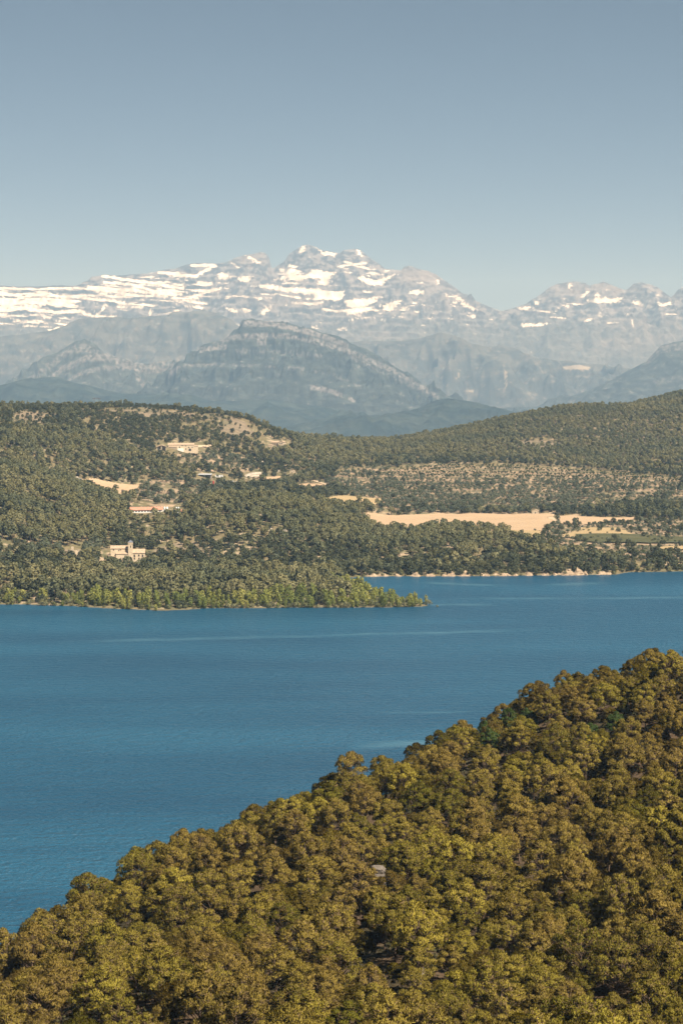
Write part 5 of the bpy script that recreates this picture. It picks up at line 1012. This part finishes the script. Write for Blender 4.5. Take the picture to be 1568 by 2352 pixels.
for k_ in K:
    idx = np.nonzero(fK == k_)[0]
    if len(idx) == 0: continue
    size = fS[idx] / fY[idx]; pick = frs.randint(0, len(K[k_]), len(idx))
    nind = {'pine': 60, 'scrub': 0}.get(k_, 280)
    if k_ == 'pine': order = np.argsort(np.where((fY[idx] < 1600), 0, 10) + fY[idx] / 1e4)
    elif k_ == 'oak': order = np.argsort(-size + np.where(fv[idx] < 1280, 1.0, 0.0))
    else: order = np.argsort(-size)
    srcs = {}
    for j in order[:nind]:
        i = idx[j]; p = int(pick[j]); s = float(fS[i]); o = link(NAMES[k_], K[k_][p], None, (fX[i], fY[i], fZ[i] - .15), float(frs.rand() * 6.28), (s, s, s * float(frs.uniform(.9, 1.12))))
        lb = where(k_, fu[i], fv[i], fY[i]); tag(o, lb, LAB[k_][1], lb); srcs.setdefault(p, o)
    rest = idx[order[nind:]]; pr = pick[order[nind:]]
    if len(rest) == 0: continue
    if k_ == 'scrub':
        # scrub is uncountable: one joined mesh of cheap tufts
        V0 = []; 
        bx_ = [np.array([v.co[:] for v in m.vertices]) for m in K['scrub']]; nv = [len(b) for b in bx_]
        sel = frs.choice(len(rest), min(len(rest), 1500), replace=False); Fs = []; base = 0
        for q in sel:
            i = rest[q]; bvt = bx_[pr[q]][:160]; a = frs.rand() * 6.28; ca, sa = math.cos(a), math.sin(a)
            V0.append(np.c_[bvt[:, 0] * ca - bvt[:, 1] * sa, bvt[:, 0] * sa + bvt[:, 1] * ca, bvt[:, 2]] * fS[i] + (fX[i], fY[i], fZ[i] - .1))
        V0 = np.concatenate(V0); tag(link('scrub', mesh_np('scrub', V0, np.arange(len(V0)).reshape(-1, 4), M['scrub'])), STUFF[k_][1], kind='stuff'); continue
    ks = sorted(srcs); remap = {p: i for i, p in enumerate(ks)}; pi = np.array([remap.get(int(p), int(p) % len(ks)) for p in pr])
    scatter_stuff(STUFF[k_][0], STUFF[k_][1], np.c_[fX[rest], fY[rest], fZ[rest] - .15], frs.rand(len(rest)) * 6.28, fS[rest], pi, [srcs[p] for p in ks])

# ------------------------------------------------------------------ pines of the near slope
def copy_tree(trunk, crown, loc, rz, s, label, group, name='pine_tree', tilt=(0, 0)):
    e = empty(name, loc, rz); e.rotation_euler = (tilt[0], tilt[1], rz); e.scale = (s, s, s * rnd.uniform(.92, 1.1)); tag(e, label, 'tree', group)
    link('trunk', trunk, e); cr = link('crown', crown, e); return e, cr
def near_hit(u, v, lift=0.0):
    dx, dz = ray(u, v); ys = np.linspace(180, 640, 1800); zz = near_height(dx * ys, ys) + lift
    b = np.nonzero(zz >= CAMH + dz * ys)[0]; Y = float(ys[b[0]]) if len(b) else 500.0
    return float(dx * Y), Y, float(near_height(np.array([dx * Y]), np.array([Y]))[0])
def near_trees():
    rs = np.random.RandomState(21); pts = []
    tries = np.c_[rs.uniform(-150, 190, 30000), rs.uniform(170, 640, 30000)]
    rad = rs.choice([.55, .72, .85, .95, 1.0, 1.08, 1.2], 30000) * rs.uniform(.83, .94, 30000); cell = {}
    for (x, y), r in zip(tries, rad):
        if abs(x) > y * .178 + 26: continue
        key = (int(x // 8.4), int(y // 8.4)); dmin = 5.0 * r; bad = False
        for a in (-1, 0, 1):
            for b in (-1, 0, 1):
                for (px, py, pr) in cell.get((key[0] + a, key[1] + b), ()):
                    if (px - x) ** 2 + (py - y) ** 2 < (2.75 * (r + pr)) ** 2: bad = True; break
                if bad: break
            if bad: break
        if not bad: cell.setdefault(key, []).append((x, y, r)); pts.append((x, y, r))
    p = np.array(pts); z = near_height(p[:, 0], p[:, 1])
    slope_front = near_height(p[:, 0], p[:, 1] + 3)
    u, v = proj(p[:, 0], p[:, 1], z); _, vt = proj(p[:, 0], p[:, 1], z + 10.5 * p[:, 2])
    gap = fbm(p[:, 0] / 17.0 + 2.0, p[:, 1] / 17.0, 3)
    ok = (z > 14) & (gap < 0.34)
    for (gu, gv, gr) in [(1235, 1985, 6.5), (1390, 2300, 6.0), (830, 2215, 5.0), (1090, 1795, 6.0), (1480, 1690, 5.0)]:
        gx, gy, gz = near_hit(gu, gv, 3.0); ok &= np.hypot(p[:, 0] - gx, (p[:, 1] - gy) * .8) > gr
    return p[ok], z[ok], u[ok], v[ok], vt[ok], rs
np_, nz_, nu, nv_, nvt, nrs = near_trees()
# screen the trees by what the camera can see of the crowns: running skyline per picture column
vis = np.zeros(len(np_)); sky_line = np.full(2400, 5000.0)
for i in np.argsort(np_[:, 1]):
    w = 3.7 * np_[i, 2] / np_[i, 1] * FPX; a, b = int(np.clip(nu[i] - w + 400, 0, 2399)), int(np.clip(nu[i] + w + 400, 0, 2399))
    if b <= a: continue
    vis[i] = max(0.0, float(np.mean(np.minimum(sky_line[a:b], 2352) - nvt[i]))) * (b - a) * (1.0 if -30 < nu[i] < 1600 else 0.0)
    sky_line[a:b] = np.minimum(sky_line[a:b], nvt[i] + 12)
order = np.argsort(-vis); n_ind = 285
print('near trees', len(np_), 'visible', int((vis > 0).sum()))
tops = np.array([np.min(nvt[(np.abs(nu - nu[i]) < 45)]) for i in range(len(np_))])
srcT, srcC = {}, {}
rest = []
pk = nrs.randint(0, len(NEAR), len(np_))
for rank, i in enumerate(order):
    if rank >= n_ind or vis[i] <= 0: rest.append(i); continue
    x, y, r = np_[i]; s = float(r) * 0.98; p = int(pk[i])
    edge = nvt[i] < tops[i] + 14
    far_spur = (1100 < nu[i] < 1420) and nvt[i] < 1680
    if far_spur and nrs.rand() < .45:
        t_, c_ = DARK[int(nrs.randint(0, 2))]; lab, grp = 'green leafy tree among the pines on the far spur of the near slope', 'green trees on the near slope'
        copy_tree(t_, c_, (x, y, nz_[i] - .3), float(nrs.rand() * 6.28), s, lab, grp, 'leafy_tree'); continue
    t_, c_ = NEAR[p]
    side = 'left' if nu[i] < 420 else ('middle left' if nu[i] < 800 else ('middle right' if nu[i] < 1180 else 'right'))
    if edge: lab = 'pine edging the near slope at the %s, crown against the lake' % side
    elif nv_[i] > 2352: lab = 'large olive gold pine cut by the bottom edge, %s' % side
    else: lab = 'olive gold pine in the %s near wood, %s side' % ('upper' if nvt[i] < 1900 else ('middle' if nvt[i] < 2120 else 'lower'), side)
    grp = lab
    e, cr = copy_tree(t_, c_, (x, y, nz_[i] - .3), float(nrs.rand() * 6.28), s, lab, grp, tilt=(float(nrs.normal() * .04), float(nrs.normal() * .04)))
    if p not in srcC: srcC[p] = cr; srcT[p] = e.children[0]
rest = np.array(rest); ks = sorted(srcC); remap = {p: i for i, p in enumerate(ks)}; pi = np.array([remap.get(int(pk[i]), 0) for i in rest])
scatter_stuff('pine_wood', 'more pines between and beside the near ones', np.c_[np_[rest, 0], np_[rest, 1], nz_[rest] - .3], nrs.rand(len(rest)) * 6.28, np_[rest, 2] * .98, pi, [srcC[p] for p in ks], [srcT[p] for p in ks])
# singular trees and bits
x, y, z = near_hit(510, 2275, 5.0); copy_tree(RUST[0], RUST[1], (x, y, z), 1.0, .9, 'rust coloured dying pine low in the near wood', 'dying pines')
def dead_tree(u, v, h, lean, label):
    x, y, z = near_hit(u, v, 4.0); rr = random.Random(int(u)); mb = MB(); e = empty('dead_tree', (x, y, z), rr.uniform(0, 6)); tag(e, label, 'dead tree')
    pts = [(lean * t * h, .15 * h * math.sin(t * 3) * .3, -.4 + t * h) for t in (0, .25, .5, .75, 1)]
    mb.tube(pts, [.16, .13, .1, .06, .02], 6).build('trunk', M['dead_wood'], e)
    for k in range(9):
        t = rr.uniform(.35, .95); a = rr.uniform(0, 6.28); L = rr.uniform(.8, 2.2) * (1.2 - t); b0 = Vector((lean * t * h, .05 * h * math.sin(t * 3), -.4 + t * h))
        d = Vector((math.cos(a), math.sin(a), rr.uniform(.1, .8))); MB().tube([b0, b0 + d * L * .6, b0 + d * L + Vector((0, 0, .3))], [.05, .035, .01], 4).build('branch', M['dead_wood'], e)
dead_tree(645, 2210, 8.5, .18, 'bare grey leaning dead pine low in the near wood'); dead_tree(1175, 1980, 9.0, .22, 'bleached dead trunk leaning beside the dark gap'); dead_tree(1128, 1690, 8.5, -.05, 'slim bare pale trunk between crowns on the upper spur'); dead_tree(1040, 1800, 8.0, .2, 'bare pale trunk under the pines of the spur'); dead_tree(960, 2270, 8.0, -.15, 'bare grey dead pine near the bottom edge')
x, y, z = near_hit(868, 1992, 6.0); boulder('boulder', 'near_rock', 'pale grey boulder showing between the near pine crowns', 'rock', (x, y, z + 5.4), (1.5, 1.1, 0.9), 12)
MB().tube([(0, 0, -9), (0, 0, -.6)], [3.2, 1.4], 9).build('rock_foot', M['near_rock'], [o for o in COL.objects if o.name.startswith('boulder')][0])
# undergrowth
def undergrowth():
    rs = np.random.RandomState(44); n = 5200; x = rs.uniform(-140, 170, n); y = rs.uniform(190, 600, n); ok = (np.abs(x) < y * .19 + 8); x, y = x[ok], y[ok]; z = near_height(x, y); ok = z > 10; x, y, z = x[ok], y[ok], z[ok]
    C = np.repeat(np.c_[x, y, z], 26, 0); r = np.repeat(rs.uniform(.6, 2.0, len(x)) ** 1.0, 26); d = unit(rs.normal(size=C.shape)); d[:, 2] = np.abs(d[:, 2])
    C = C + d * r[:, None] * [1, 1, .9]; V, F = leaves(rs, C, d, .5, .8)
    tag(link('undergrowth', mesh_np('undergrowth', V, F, M['scrub'])), 'low scrub and twigs under the near pines', kind='stuff')
undergrowth()

# ------------------------------------------------------------------ haze
hz = MB().box(-34000, 34000, -1500, 36000, -490, 1860)
hm, nt, ho = newmat('haze_air'); pv = nt.nodes.new('ShaderNodeVolumePrincipled'); pv.inputs['Color'].default_value = (*HAZE_COLOR, 1); pv.inputs['Density'].default_value = HAZE_DENSITY; pv.inputs['Anisotropy'].default_value = 0.0; pv.inputs['Absorption Color'].default_value = (1, 1, 1, 1)
nt.links.new(pv.outputs[0], ho.inputs['Volume'])
tag(hz.build('haze', hm), 'thin blue summer haze filling the valley air', kind='stuff')
